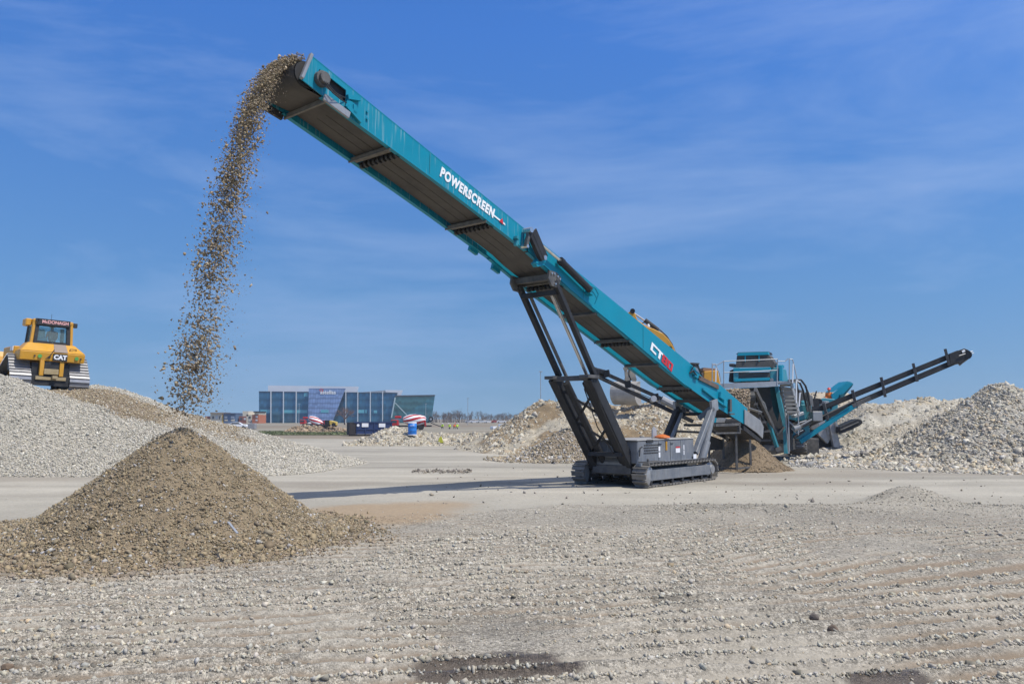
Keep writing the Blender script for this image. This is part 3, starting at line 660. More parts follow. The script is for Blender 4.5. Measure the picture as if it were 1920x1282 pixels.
# ------------------------------------------------------------------ the tracked stacking conveyor
# its own frame: s along the boom from head to tail, w across (0 = the side we see), z up
AZ = math.radians(50)
EU = V(math.cos(AZ), math.sin(AZ), 0); EW = V(-math.sin(AZ), math.cos(AZ), 0); EZ = V(0, 0, 1); O0 = V(-4.33, 16.59, 0)
BW = 1.30                                           # boom width
def C(s, w_, z): return O0 + EU * s + EW * w_ + EZ * z
def US(x, y, wo=0.0):                               # (s, z) of a photo position on the plane w = wo
    d = ray(x, y); o = V(0, 0, H); k = ((O0 + EW * wo - o) @ EW) / (d @ EW); p = o + d * k
    return float((p - O0) @ EU), float(p[2])
def PX(x, y, wo=0.0): s, z = US(x, y, wo); return C(s, wo, z)
SL = 0.3385                                         # fall of the boom per metre
BD = unit(EU - EZ * SL); BN = unit(EZ + EU * SL)    # down the boom, and square to it
def zt(s): return 9.98 - SL * s
def WF(s): return BW + .25 - .20 * min(1, max(0, (s - 8) / 9))     # far side plate
_bs = [-.3, .31, 1.67, 4.21, 7.4, 7.8, 9.5, 12.4, 16.4, 18.9, 21.6]; _bz = [9.37, 9.18, 8.76, 7.99, 6.93, 6.72, 6.05, 4.99, 3.48, 2.78, 2.02]
def zb(s): return float(np.interp(s, _bs, _bz))
conv = thing('stacking_conveyor', C(14.8, BW / 2, 0), 'long teal tracked stacking conveyor throwing gravel from its raised head', 'conveyor')
def sidewall(w0, th, name, mats):
    """one long side plate, folded outwards at its lips"""
    b = MB()
    tops = [-.02, 3, 7.35, 12, 17.0]; bots = [16.9, 14, 12.4, 9.5, 7.9]
    poly = [C(s, w0, zt(s)) for s in tops] + [C(s, w0, zb(s)) for s in bots] + [C(7.35, w0, zb(7.3)), C(4.2, w0, zb(4.2)), C(.31, w0, zb(.31)), C(-.27, w0, 9.40)]
    b.prism(poly, EW * th)
    return b, poly
sgn = {0: -1, 1: 1}
for side in (0, 1):
    out = -1 if side == 0 else 1
    def wq(s): return 0.0 if side == 0 else WF(s)
    # head section plate with the motor window left open
    b = MB(); th = .03 * -out
    win = [(.22, zt(.22) - .14), (.95, zt(.95) - .13), (.95, zt(.95) - .42), (.10, zt(.10) - .45)]
    def q(s, z): return C(s, wq(s), z)
    W = [q(*p) for p in win]
    tl, tr, br_, bl = q(-.02, zt(-.02)), q(1.15, zt(1.15)), q(1.15, zb(1.15)), q(-.27, 9.40)
    for quad in ([tl, tr, W[1], W[0]], [tr, br_, W[2], W[1]], [br_, bl, W[3], W[2]], [bl, tl, W[0], W[3]]): b.prism(quad, EW * th)
    for a0, a1 in ((1.15, 4.2), (4.2, 7.38)):
        b.prism([q(a0, zt(a0)), q(a1, zt(a1)), q(a1, zb(a1) if a1 < 7 else 6.94), q(a0, zb(a0))], EW * th)
    b.build('head_section_side', TEALS, conv)
    b = MB()
    segs = [7.42, 9.5, 12.4, 16.4, 17.1]
    for a0, a1 in zip(segs[:-1], segs[1:]):
        b.prism([C(a0, wq(a0) + out * .035, zt(a0) - .01), C(a1, wq(a1) + out * .035, zt(a1) - .01), C(a1, wq(a1) + out * .035, zb(a1)), C(a0, wq(a0) + out * .035, zb(a0))], EW * th)
    b.build('main_section_side', TEAL, conv)
    # tail section: stepped down behind the rear hinge
    b = MB()
    w0 = wq(18)
    b.prism([C(17.1, w0, zt(17.1) - .02), C(18.2, w0, zt(18.2) - .12), C(19.3, w0, 3.60), C(20.4, w0, 3.20), C(22.0, w0, 2.62), C(21.75, w0, 1.95), C(18.9, w0, 2.72), C(17.1, w0, zb(17.1))], EW * th)
    b.build('tail_section_side', TEAL, conv)
    # lips along top and bottom
    b = MB()
    for a0, a1 in ((0, 7.38), (7.45, 17.0)):
        n = 6
        for k in range(n):
            c0 = a0 + (a1 - a0) * k / n; c1 = a0 + (a1 - a0) * (k + 1) / n
            b.bar(C(c0, wq(c0) - out * .05, zt(c0) + .012), C(c1, wq(c1) - out * .05, zt(c1) + .012), .11, .022, BN)
            b.bar(C(max(c0, .3), wq(c0) - out * .055, zb(max(c0, .3)) - .012), C(c1, wq(c1) - out * .055, zb(c1) - .012), .12, .02, BN)
    b.build('edge_flange', TEAL, conv)
# belt: return strand below, load strand hidden inside, wrapped over the head drum
hd = C(-.02, 0, 9.56); rd = .30
b = MB(); prof = []
for s in np.linspace(21.2, .6, 40): prof.append((s, zb(s) + .11))
for k in range(13):
    a = math.radians(-100 - 170 * k / 12); prof.append((-.05 + rd * math.cos(a) * 1.0, 9.58 + rd * math.sin(a)))
for s in np.linspace(.3, 21.2, 30): prof.append((s, zb(s) + .52 - .012 * s))
n = len(prof); vs = [C(s, .13, z) for s, z in prof] + [C(s, WF(s) - .17, z) for s, z in prof]
b.add(vs, [(k, k + 1, n + k + 1, n + k) for k in range(n - 1)]); b.build('belt', BELT, conv, smooth=True)
b = MB()                                             # scuffed lane lines worn into the belt edge and centre joint
for ww in (.30, .66, .98):
    for s0 in np.arange(.9, 20.6, .82): b.bar(C(s0, ww, zb(s0) + .104), C(s0 + .80, ww, zb(s0 + .80) + .104), .012, .004, BN)
b.build('belt_wear_line', paint('belt_wear', (.05, .046, .042), .8, var=.3, scale=3), conv)
b = MB(); b.tube(C(-.05, .10, 9.58), C(-.05, BW + .12, 9.58), rd - .015, 24); b.build('head_drum', BLACK, conv, smooth=False)
# drum motor in the side window
b = MB(); b.prism([C(.0, .09, zt(0) - .05), C(1.2, .09, zt(1.2) - .05), C(1.2, .09, zb(1.2) + .08), C(-.1, .09, zb(0) + .1)], EW * .02); b.build('motor_recess', DARK, conv)
m = MB(); m.tube(C(.25, -.12, zt(.25) - .36), C(.25, .10, zt(.25) - .36), .175, 16); m.tube(C(.25, -.20, zt(.25) - .36), C(.25, -.12, zt(.25) - .36), .13, 14); dm = m.build('drum_motor', DARKD, conv, bevel=.008)
h = MB(); h.path([C(.25, -.19, zt(.25) - .45), C(.5, -.2, zt(.25) - .62), C(.62, -.16, zt(.6) - .50), C(.9, -.05, zt(.9) - .36)], .012, 6); h.path([C(.2, -.19, zt(.25) - .45), C(.42, -.22, zt(.25) - .66), C(.7, -.14, zt(.6) - .58), C(1.0, -.03, zt(.9) - .46)], .012, 6); h.build('motor_hose', BLACK, dm)
b = MB(); b.bar(C(-.27, -.05, 9.38), C(-.03, -.05, 10.0), .10, .07, EU); b.bar(C(-.20, BW + .28, 9.38), C(-.03, BW + .28, 9.98), .10, .07, EU); b.each('head_end_plate', WORN, conv, bevel=.01)
b = MB()
for (s0, z0, s1, z1) in ((.95, .30, 1.3, .12), (.95, .52, 1.35, .62), (1.15, .36, 1.15, .56)): b.bar(C(s0, -.05, zt(s0) - z0), C(s1, -.05, zt(s1) - z1), .08, .10, BN)
b.box(C(1.05, -.04, zt(1.05) - .44), (.26, .05, .2), BD, EW, BN)
for s, z in ((1.55, .25), (1.55, .42)): b.tube(C(s, -.035, zt(s) - z), C(s, -.01, zt(s) - z), .03, 10)
b.each('tension_bracket', TEAL, conv)
# scraper bar across below the drum, and its end skid
b = MB(); b.bar(C(.42, -.06, zb(.42) - .01), C(.42, BW + .26, zb(.42) - .01), .05, .15, BN); b.build('scraper_bar', paint('caked_dust_steel', (.18, .165, .145), .85, var=.3, scale=5), conv, bevel=.01)
b = MB(); b.bar(C(.30, -.07, zb(.3) - .03), C(1.0, -.07, zb(1.0) - .03), .06, .16, BN); b.build('skid_plate', WORN, conv, bevel=.01)
b = MB(); b.bar(C(-.45, BW + .25, zb(.0) + .03), C(.35, BW + .25, zb(.35) - .05), .08, .16, BN); b.bar(C(-.30, BW - .1, zb(0) + .05), C(-.30, BW + .25, zb(0) + .05), .10, .12); b.each('skid_plate', DARK, conv)
# return idlers under the boom: a cross angle and one shaft of rubber discs
CAKED = paint('caked_idler_steel', (.15, .14, .125), .85, var=.3, scale=6)
for s in (2.35, 5.75, 8.95, 12.9, 16.95):
    t = MB(); t.bar(C(s, .01, zb(s) + .02), C(s, WF(s) - .01, zb(s) + .02), .17, .05, BN); t.bar(C(s - .07, .01, zb(s) + .0), C(s - .07, WF(s) - .01, zb(s) + .0), .03, .09, BN)
    fr = t.build('idler_bracket', CAKED, conv)
    r_ = MB(); r_.tube(C(s + .26, .02, zb(s + .26) + .03), C(s + .26, WF(s) - .02, zb(s + .26) + .03), .025, 8)
    for k in range(9):
        ww = .13 + k * (WF(s) - .26) / 8; r_.tube(C(s + .26, ww - .036, zb(s + .26) + .03), C(s + .26, ww + .036, zb(s + .26) + .03), .085, 12)
    r_.build('idler_roller', BLACK, fr)
for s in (10.9, 14.7, 18.4):
    t = MB(); t.bar(C(s, .03, zb(s) - .03), C(s, WF(s) - .03, zb(s) - .03), .12, .09, BN); t.build('cross_member', DARKD, conv)
for s in (3.55, 10.1, 13.6):
    o_ = -.006 if s < 7.4 else -.042
    b = MB(); b.bar(C(s, o_, zb(s) + .05), C(s + .02, o_, zt(s) - .04), .012, .012, EW); b.build('weld_seam', TEALD, conv)
# lettering
def on_panel(px, py, wo=-.012):
    s, z = US(px, py, wo); return frame(C(s, wo, z), BD, BN, -EW)
def span(x0, y0, x1, y1, wo=-.012):
    a = US(x0, y0, wo); c_ = US(x1, y1, wo); return math.hypot(c_[0] - a[0], c_[1] - a[1])
t = text_mesh('lettering', 'POWERSCREEN', .345, WHITE, on_panel(878, 363.5), conv, bold=.017, depth=.004, sx=.88, space=1.18)
def fit_text(o, want, M):
    # scale along the text line so the word fills its painted length
    M = np.array(M); x = M[:3, 0]; c0 = M[:3, 3]; base = np.array(conv.location)
    v = np.array([p.co for p in o.data.vertices]) + base - c0; a = v @ x; k = want / (a.max() - a.min()); mid = (a.max() + a.min()) / 2
    v = v + np.outer((a - mid) * k - a, x) + c0 - base
    for p, q_ in zip(o.data.vertices, v): p.co = q_
fit_text(t, span(828, 327, 929, 400), on_panel(878, 363.5))
def letters(polys, M, mat, name, depth=.006, label=None):
    b = MB(); M = np.array(M)
    for poly in polys:
        b.prism([M[:3, 3] + M[:3, 0] * x + M[:3, 1] * y for x, y in poly], M[:3, 2] * depth)
    o = b.build(name, mat, conv)
    if label: o['label'] = label
    return o
M = on_panel(934, 409)
letters([[(-.24, .0), (.30, .0), (.33, -.045), (-.21, -.045)]], M, WHITE, 'maker_badge', label='small white bar badge after the lettering')
letters([[(.06, -.06), (.24, -.07), (.15, .08)]], frame(M[:3, 3] + M[:3, 2] * .008, M[:3, 0], M[:3, 1], M[:3, 2]), RED, 'maker_badge', label='small red triangle badge')
# CT80 in squared stencil strokes, each letter about .45 m high
def blk(x, y, w_, h_): return [(x, y), (x + w_, y), (x + w_, y + h_), (x, y + h_)]
M = on_panel(1222.5, 641, -.05); M[:3, 0] = unit(US(1262, 683, -.05)[0] * EU - US(1222.5, 641, -.05)[0] * EU + EZ * (US(1262, 683, -.05)[1] - US(1222.5, 641, -.05)[1])); M[:3, 1] = unit(np.cross(-EW, M[:3, 0])) * 1.0
k = span(1222.5, 641, 1262, 683, -.05) / 2.05; hh = .30
def S(p): return [[(x * k, y * hh) for x, y in q_] for q_ in p]
M[:3, 3] -= M[:3, 1] * hh
letters(S([blk(0, .76, .54, .24), blk(0, .0, .17, .76), blk(.17, .0, .35, .24), blk(.56, .76, .50, .24), blk(.73, 0, .18, .76)]), M, WHITE, 'lettering')
letters(S([blk(1.06, 0, .16, 1.0), blk(1.38, 0, .16, 1.0), blk(1.22, .80, .16, .20), blk(1.22, .40, .16, .20), blk(1.22, 0, .16, .20), blk(1.59, 0, .16, 1.0), blk(1.91, 0, .16, 1.0), blk(1.75, .80, .16, .20), blk(1.75, 0, .16, .20)]), M, RED, 'lettering', label='red numerals on the teal side')
# folding linkage and ram at the boom joint
def jointset(side):
    o_ = -.20 if side == 0 else BW + .20; sg = -1 if side == 0 else 1
    def J(px, py, dw=0): s, z = US(px, py, -.20); return C(s, o_ + sg * dw, z)
    b = MB(); b.bar(J(992, 434), J(1016, 487), .13, .20, BN); b.bar(J(998, 432, .06), J(1020, 484, .06), .03, .24, BN); b.build('fold_link', DARK, conv, bevel=.01)
    b = MB(); b.bar(J(992, 433), J(986, 463), .10, .09, BN); b.build('fold_link', DARKD, conv)
    b = MB(); b.tube(J(991, 432, -.14), J(991, 432, .12), .08, 12); b.tube(J(1018, 484, -.16), J(1018, 484, .1), .07, 12); b.tube(J(987, 462, -.16), J(987, 462, .06), .05, 10); b.each('link_pin', CHROME, conv)
    b = MB(); b.tube(J(996, 443), J(1053, 491), .05, 10); rod = b.build('ram_rod', CHROME, conv)
    b = MB(); b.tube(J(1052, 490), J(1106, 543), .105, 14); b.tube(J(1050, 488.5), J(1055, 493), .12, 14); b.build('ram_cylinder', DARK, conv, smooth=False)
    b = MB(); b.box(J(1109, 546, -.1), (.22, .22, .2), BD, EW, BN); b.path([J(1102, 535, .06), J(1112, 541, .08), J(1119, 552, .06), J(1117, 565, 0)], .018, 6); b.path([J(1100, 540, .06), J(1108, 549, .1), J(1116, 560, .06), J(1115, 570, 0)], .015, 6); b.build('ram_mount', TEAL, conv)
    b = MB(); b.prism([J(1005, 493, -.19), J(1015, 481, -.19), J(1024, 484, -.19), J(1022, 497, -.19), J(1010, 500, -.19)], EW * sg * .16); b.bar(J(1006, 492, -.1), J(1024, 490, -.1), .18, .05, BN); b.build('hinge_lug', TEAL, conv)
    b = MB(); b.box(J(975, 445, -.13), (.10, .12, .07), BD, EW, BN); b.box(J(975.5, 453, -.14), (.08, .1, .22), BD, EW, BN); b.each('locking_block', TEALD, conv)
jointset(0)
for px, py in ((890, 471), (932, 505)):
    s, z = US(px, py, BW + .25); b = MB(); b.box(C(s, WF(s) + .05, zb(s) - .0), (.34, .10, .20), BD, EW, BN); b.build('hinge_lug', TEAL, conv)
# front support: telescopic legs, cross ties, lattice
for side in (0, 1):
    w0 = -.02 if side == 0 else BW + .02
    def Lg(px, py, dw=0): s, z = US(px, py, 0); return C(s, w0 + dw, z)
    b = MB(); b.prism([Lg(1026, 507), Lg(1040, 512), Lg(1048, 522), Lg(1042, 540), Lg(1030, 536), Lg(1024, 522)], EW * (-.07 if side == 0 else .07)); pl = b.build('leg_bracket', DARKD, conv)
    b = MB()
    for p in ((1029, 513), (1034, 514), (1040, 519), (1044, 524), (1036, 533)): b.tube(Lg(*p), Lg(*p) + EW * (-.11 if side == 0 else .11), .03, 8)
    b.each('bracket_bolt', CHROME, pl)
    foot = Lg(1190, 888); top = Lg(1037, 525); d = unit(foot - top); sp = unit(np.cross(EW, d))
    mid = top + d * 3.4
    b = MB(); b.bar(top, Lg(1113, 703), .15, .17, EW); b.build('inner_leg_tube', DARK, conv, bevel=.012)
    inb = .27 if side == 0 else -.27
    b = MB(); b.tube(Lg(1046, 548, inb), Lg(1113, 703, inb), .055, 10); b.build('leg_ram_rod', CHROME if side == 0 else DARKD, conv)
    b = MB(); q0 = Lg(1107, 706); b.bar(q0, foot, .36, .17, EW); b.bar(q0 + EW * .16, foot + EW * .16 - d * .3, .30, .16, EW); b.build('outer_leg_box', DARK, conv, bevel=.015)
    b = MB(); b.tube(Lg(1112, 716, inb * 1.1), Lg(1184, 872, inb * 1.1), .12, 12); b.build('leg_ram_cylinder', DARK, conv)
    b = MB(); b.box(Lg(1104, 706), (.62, .34, .10), unit(EU), EW, EZ); b.build('leg_collar', DARKD, conv, bevel=.01)
    b = MB(); b.tube(foot - EW * .25, foot + EW * .25, .13, 12); b.build('leg_pivot', DARKD, conv)
def tie(p, q_, a, c_, name, m=DARK): b = MB(); b.bar(p, q_, a, c_); return b.build(name, m, conv, bevel=.008)
tie(PX(1034, 519, -.05), PX(1034, 519, 0) + EW * (BW + .08), .16, .18, 'leg_cross_tie', DARKD); tie(PX(1043, 548), PX(1043, 548) + EW * BW, .13, .15, 'leg_cross_tie')
tie(PX(1104, 708), PX(1104, 708) + EW * BW, .2, .15, 'leg_cross_tie', DARKD); tie(PX(1168, 852), PX(1168, 852) + EW * BW, .2, .14, 'leg_cross_tie')
for (a, c_) in (((1116, 728), (1144, 790)), ((1144, 790), (1172, 850))):
    tie(PX(*a), PX(*c_) + EW * BW, .06, .08, 'leg_cross_brace'); tie(PX(*a) + EW * BW, PX(*c_), .06, .08, 'leg_cross_brace')
b = MB(); b.path([PX(1098, 700, .2), PX(1096, 730, .3), PX(1108, 765, .3), PX(1120, 800, .25), PX(1150, 850, .3)], .02, 6); b.path([PX(1112, 712, -.1), PX(1130, 770, -.1), PX(1165, 845, -.1)], .014, 6); b.build('hydraulic_hose', BLACK, conv)
# rear lifting struts
for side in (0, 1):
    w0 = -.08 if side == 0 else BW + .08; mt = GREYP if side == 0 else DARK
    def R_(px, py, dw=0): s, z = US(px, py, -.08); return C(s, w0 + dw, z)
    b = MB(); b.bar(R_(1335, 764), R_(1303, 850), .20, .20, EW); b.build('lift_strut', mt, conv, bevel=.02)
    b = MB(); b.tube(R_(1338, 768), R_(1323, 832), .12, 14); b.tube(R_(1325, 828), R_(1314, 868), .15, 14); b.build('lift_ram', mt, conv)
    b = MB(); b.prism([R_(1330, 752), R_(1341, 748), R_(1343, 768), R_(1332, 772)], EW * (-.1 if side == 0 else .1)); b.build('strut_bracket', WORN, conv)
tie(PX(1336, 776), PX(1336, 776) + EW * BW, .12, .12, 'strut_tie'); tie(PX(1296, 842) + EW * 1.0, PX(1330, 775) + EW * BW * .9, .10, .12, 'strut_tie', GREYP)
tie(PX(1332, 766) - EW * .0, PX(1332, 772) + EW * .5 - EZ * .25, .05, .2, 'strut_gusset', GREYP)
# crawler undercarriage
def crawler(parent, P0, fwd, lat, length, width, height, mats, nshoe=44, pitch=0.0, drive_end=1, idl=True):
    """one crawler: shoe loop, side frame, sprocket, idler, rollers; P0 ground point at its front inner corner"""
    sh, frm, sp = mats; r = height / 2; Lc = length - height; up = unit(np.cross(fwd, lat)); 
    if up[2] < 0: up = -up
    per = 2 * Lc + 2 * math.pi * r
    def loop(t, rr):
        t = t % per
        if t < Lc: return (r + t, r - rr), (0, -1)
        t -= Lc
        if t < math.pi * r: a = -math.pi / 2 + t / r; return (r + Lc + rr * math.cos(a), r + rr * math.sin(a)), (math.cos(a), math.sin(a))
        t -= math.pi * r
        if t < Lc: return (r + Lc - t, r + rr), (0, 1)
        t -= Lc; a = math.pi / 2 + t / r; return (r + rr * math.cos(a), r + rr * math.sin(a)), (math.cos(a), math.sin(a))
    P0 = np.asarray(P0, float); b = MB()
    for k in range(nshoe):
        (x, y), (nx, ny) = loop(per * (k + .5) / nshoe, r - .035); n_ = fwd * nx + up * ny; t_ = unit(np.cross(lat, n_)); c_ = P0 + fwd * x + up * y + lat * width / 2
        b.box(c_, (per / nshoe * .74, width, .04), t_, lat, n_); b.box(c_ + n_ * .034 + t_ * per / nshoe * .28, (per / nshoe * .16, width * .98, .06), t_, lat, n_); b.box(c_ - n_ * .035, (per / nshoe * .96, width * .35, .05), t_, lat, n_)
    b.build('track', sh, parent)
    b = MB()
    for ww in (.10, width - .10): b.bar(P0 + fwd * (r * 1.1) + up * r + lat * ww, P0 + fwd * (r + Lc * .97) + up * r + lat * ww, .06, height * .46, up)
    b.bar(P0 + fwd * (r * 1.1) + up * r + lat * width / 2, P0 + fwd * (r + Lc * .97) + up * r + lat * width / 2, width * .6, height * .36, up)
    b.build('track_frame', frm, parent, bevel=.01)
    ends = (r, r + Lc)
    for k, e in enumerate(ends):
        c_ = P0 + fwd * e + up * r; b = MB()
        if k == drive_end: b.lathe(c_ + lat * .04, lat, [(r * .40, 0), (r * .46, .05), (r * .80, .12), (r * .80, width - .20), (r * .46, width - .1), (r * .4, width - .08)], 20); b.build('drive_sprocket', sp, parent)
        else: b.lathe(c_ + lat * .07, lat, [(r * .3, 0), (r * .78, .03), (r * .78, width - .17), (r * .3, width - .14)], 20); b.build('idler_wheel', sp, parent)
    b = MB()
    for k in range(7):
        e = r * 1.3 + (Lc - r * .5) * k / 6
        c_ = P0 + fwd * e + up * .13; b.tube(c_ + lat * .08, c_ + lat * (width - .08), .075, 10)
    b.each('track_roller', DARK, parent)
crawler(conv, C(12.35, -.80, .02), EU, EW, 5.15, .52, .74, (SHOE, GREYP, WORN), nshoe=50)
crawler(conv, C(12.35, BW + .28, .02), EU, EW, 5.15, .52, .74, (SHOE, DARKD, WORN), nshoe=50)
# chassis, tank box, engine house
b = MB(); b.box(C(14.9, .65, .55), (4.6, 1.5, .28), EU, EW, EZ); b.box(C(12.95, .65, .42), (.25, 1.9, .14), EU, EW, EZ); b.box(C(16.7, .65, .42), (.25, 1.9, .14), EU, EW, EZ); b.build('chassis', DARKD, conv, bevel=.015)
b = MB(); b.box(C(12.9, .72, .68), (.55, 1.3, .56), EU, EW, EZ); b.build('front_tank', paint('dull_grey_tank', (.16, .165, .165), .6, var=.15, dust=.45, dustcol=(.33, .31, .28), scale=3), conv, bevel=.02)
b = MB(); b.box(C(12.95, 1.36, .78), (.16, .10, .62), EU, EW, EZ); b.box(C(13.1, .2, 1.0), (.1, .6, .1), EU, EW, EZ); b.build('tank_bracket', DARK, conv)
eng = MB(); eng.box(C(14.55, .62, 1.12), (3.85, 1.96, .74), EU, EW, EZ); eo = eng.build('engine_house', GREYP, conv, bevel=.03)
b = MB(); b.box(C(14.5, .62, 1.505), (3.9, 2.0, .035), EU, EW, EZ); b.build('dusty_lid', paint('dusty_lid_paint', (.33, .325, .31), .7, var=.15, dust=.5, scale=3), eo, bevel=.01)
b = MB(); z0 = 1.20
for r_ in range(4):
    for k in range(9): b.box(C(13.02 + k * .105 + (r_ % 2) * .03, -.362, z0 - .12 + r_ * .085), (.075, .012, .045), EU, EW, EZ)
b.build('vent_slot', BLACK, eo)
b = MB()
for s in (13.95, 14.75, 15.5): b.box(C(s, -.362, 1.12), (.014, .008, .66), EU, EW, EZ)
for s, z, d_ in ((14.05, 1.36, .16), (14.85, 1.36, .16)): b.box(C(s, -.375, z), (d_, .03, .02), EU, EW, EZ)
b.build('door_seam', DARK, eo)
b = MB(); b.box(C(15.28, -.363, 1.13), (.30, .008, .19), EU, EW, EZ); b.box(C(15.72, -.363, 1.20), (.055, .008, .17), EU, EW, EZ); b.box(C(15.72, -.363, 1.02), (.055, .008, .15), EU, EW, EZ); b.box(C(14.0, -.363, 1.0), (.11, .008, .17), EU, EW, EZ); b.box(C(14.0, -.363, 1.2), (.11, .008, .15), EU, EW, EZ); b.box(C(16.42, -.42, .86), (.22, .012, .17), EU, EW, EZ); b.each('notice_plate', WHITE, eo)
b = MB(); b.box(C(15.28, -.369, 1.22), (.30, .008, .05), EU, EW, EZ); b.build('notice_plate', RED, eo, label='red strip over the white notice')
b = MB(); b.tube(C(14.45, -.37, 1.14), C(14.45, -.37, 1.44), .04, 10); b.build('fire_bottle', YEL, eo)
for dx in (0,):
    b = MB(); b.lathe(C(14.5, -.20, 1.52), EZ, [(.05, 0), (.27, .04), (.25, .09), (.08, .15), (.0, .16)], 18); b.build('amber_dust_cap', paint('orange_cap', (.62, .16, .03), .5, var=.1), eo)
    b = MB(); b.prism([C(14.36, .1, 1.52), C(14.66, .1, 1.52), C(14.64, .1, 1.82), C(14.5, .1, 1.94), C(14.38, .1, 1.82)], EW * .04); b.build('lifting_plate', GALV, eo)
b = MB(); b.box(C(13.35, -.36, 1.47), (.42, .07, .09), EU, EW, EZ); b.path([C(12.66, -.40, 1.0), C(12.66, -.42, 1.25), C(12.80, -.42, 1.3)], .02, 6); b.build('latch', DARK, eo)
b = MB(); b.box(C(13.2, -.52, .80), (1.1, .42, .05), EU, EW, EZ); b.tube(C(12.8, -.62, .82), C(12.8, -.62, .92), .04, 8); b.build('step_plate', DARKD, conv, bevel=.01)
b = MB(); b.box(C(14.6, -.45, .74), (4.2, .18, .10), EU, EW, EZ); b.build('deck_sill', GREYP, conv)
# mid gear at the tail: hinge, rubber skirt, feed boot, jack stand
b = MB()
for px, py in ((1298, 694), (1304, 702), (1352, 742), (1358, 756)): 
    s, z = US(px, py, -.05); b.box(C(s, -.06, z), (.30, .12, .26), BD, EW, BN)
b.box(C(US(1336, 745)[0], -.05, US(1336, 745)[1]), (1.9, .08, .10), BD, EW, BN); b.each('tail_hinge', TEAL, conv, bevel=.015)
b = MB(); b.path([PX(1296, 694, -.1), PX(1302, 684, -.2), PX(1312, 692, -.2), PX(1316, 704, -.1)], .022, 6); b.path([PX(1293, 699, -.06), PX(1300, 695, -.16), PX(1306, 704, -.1)], .03, 6); b.build('hydraulic_hose', BLACK, conv)
for w0 in (-.06, BW + .04):
    b = MB(); b.prism([PX(1307, 703) + EW * w0, PX(1345, 722) + EW * w0, PX(1345, 730) + EW * w0, PX(1309, 712) + EW * w0], EW * .03); b.build('rubber_skirt', paint('brown_rubber_skirt', (.13, .09, .07), .8, var=.2), conv)
    b = MB(); b.prism([PX(x, y) + EW * w0 for x, y in ((1394, 767), (1424, 788), (1429.5, 800), (1428, 822), (1418, 812), (1394, 795))], EW * .04); b.build('feed_boot_plate', WORN, conv, bevel=.008)
    b = MB(); b.prism([PX(x, y) + EW * (w0 + .05) for x, y in ((1394, 797), (1427, 824), (1425, 829), (1394, 806))], EW * .06); b.build('boot_skirt', BLACK, conv)
b = MB(); b.box(PX(1369, 760, -.07), (.16, .08, .5), EU, EW, EZ); b.box(PX(1371, 776, -.1), (.4, .12, .06), EU, EW, EZ); b.build('tail_bracket', DARKD, conv)
b = MB(); b.tube(C(22.6, .1, 1.95), C(22.6, BW - .1, 1.95), .26, 18); b.build('tail_drum', BLACK, conv)
b = MB(); b.prism([C(20.6, .05, 2.05), C(23.2, .05, 1.35), C(23.2, BW - .05, 1.35), C(20.6, BW - .05, 2.05)], V(0, 0, -.05)); b.prism([C(23.25, .0, 1.35), C(23.25, BW, 1.35), C(23.25, BW, 2.25), C(23.25, 0, 2.25)], EU * .05); b.build('boot_floor', DARKD, conv)
b = MB()
p = PX(1336, 796, .1); b.bar(PX(1340, 797, .0), PX(1387, 795, .0), .1, .1); b.bar(PX(1385, 792, 0), PX(1386, 812, 0), .1, .1); b.bar(PX(1340, 812, .0), PX(1387, 811, .0), .1, .06); b.bar(PX(1386, 795, 0), PX(1386, 795, 0) + EW * BW, .1, .1); b.bar(PX(1340, 797, .0), PX(1340, 797, 0) + EW * BW, .1, .1)
b.each('jack_frame', DARKD, conv)
js = US(1408, 812)[0]
b = MB()
for ww in (.05, BW - .05):
    for s in (js - 1.35, js): b.bar(C(s, ww, .18), C(s, ww, 1.35 if s > js - .1 else 1.62), .08, .08)
for ww in (.05, BW - .05): b.bar(C(js - 1.35, ww, .2), C(js, ww, .2), .07, .07)
b.bar(C(js, .05, .2), C(js, BW - .05, .2), .07, .07); b.bar(C(js - 1.35, .05, .2), C(js - 1.35, BW - .05, .2), .07, .07)
b.each('jack_stand', DARKD, conv)
b = MB(); b.prism([C(js - 1.35, BW - .02, .9), C(js, BW - .02, .9), C(js, BW - .02, 1.3), C(js - 1.35, BW - .02, 1.55)], EW * .02); b.build('shade_sheet', BLACK, conv)  # thin black sheet standing in for the shade behind the open stand

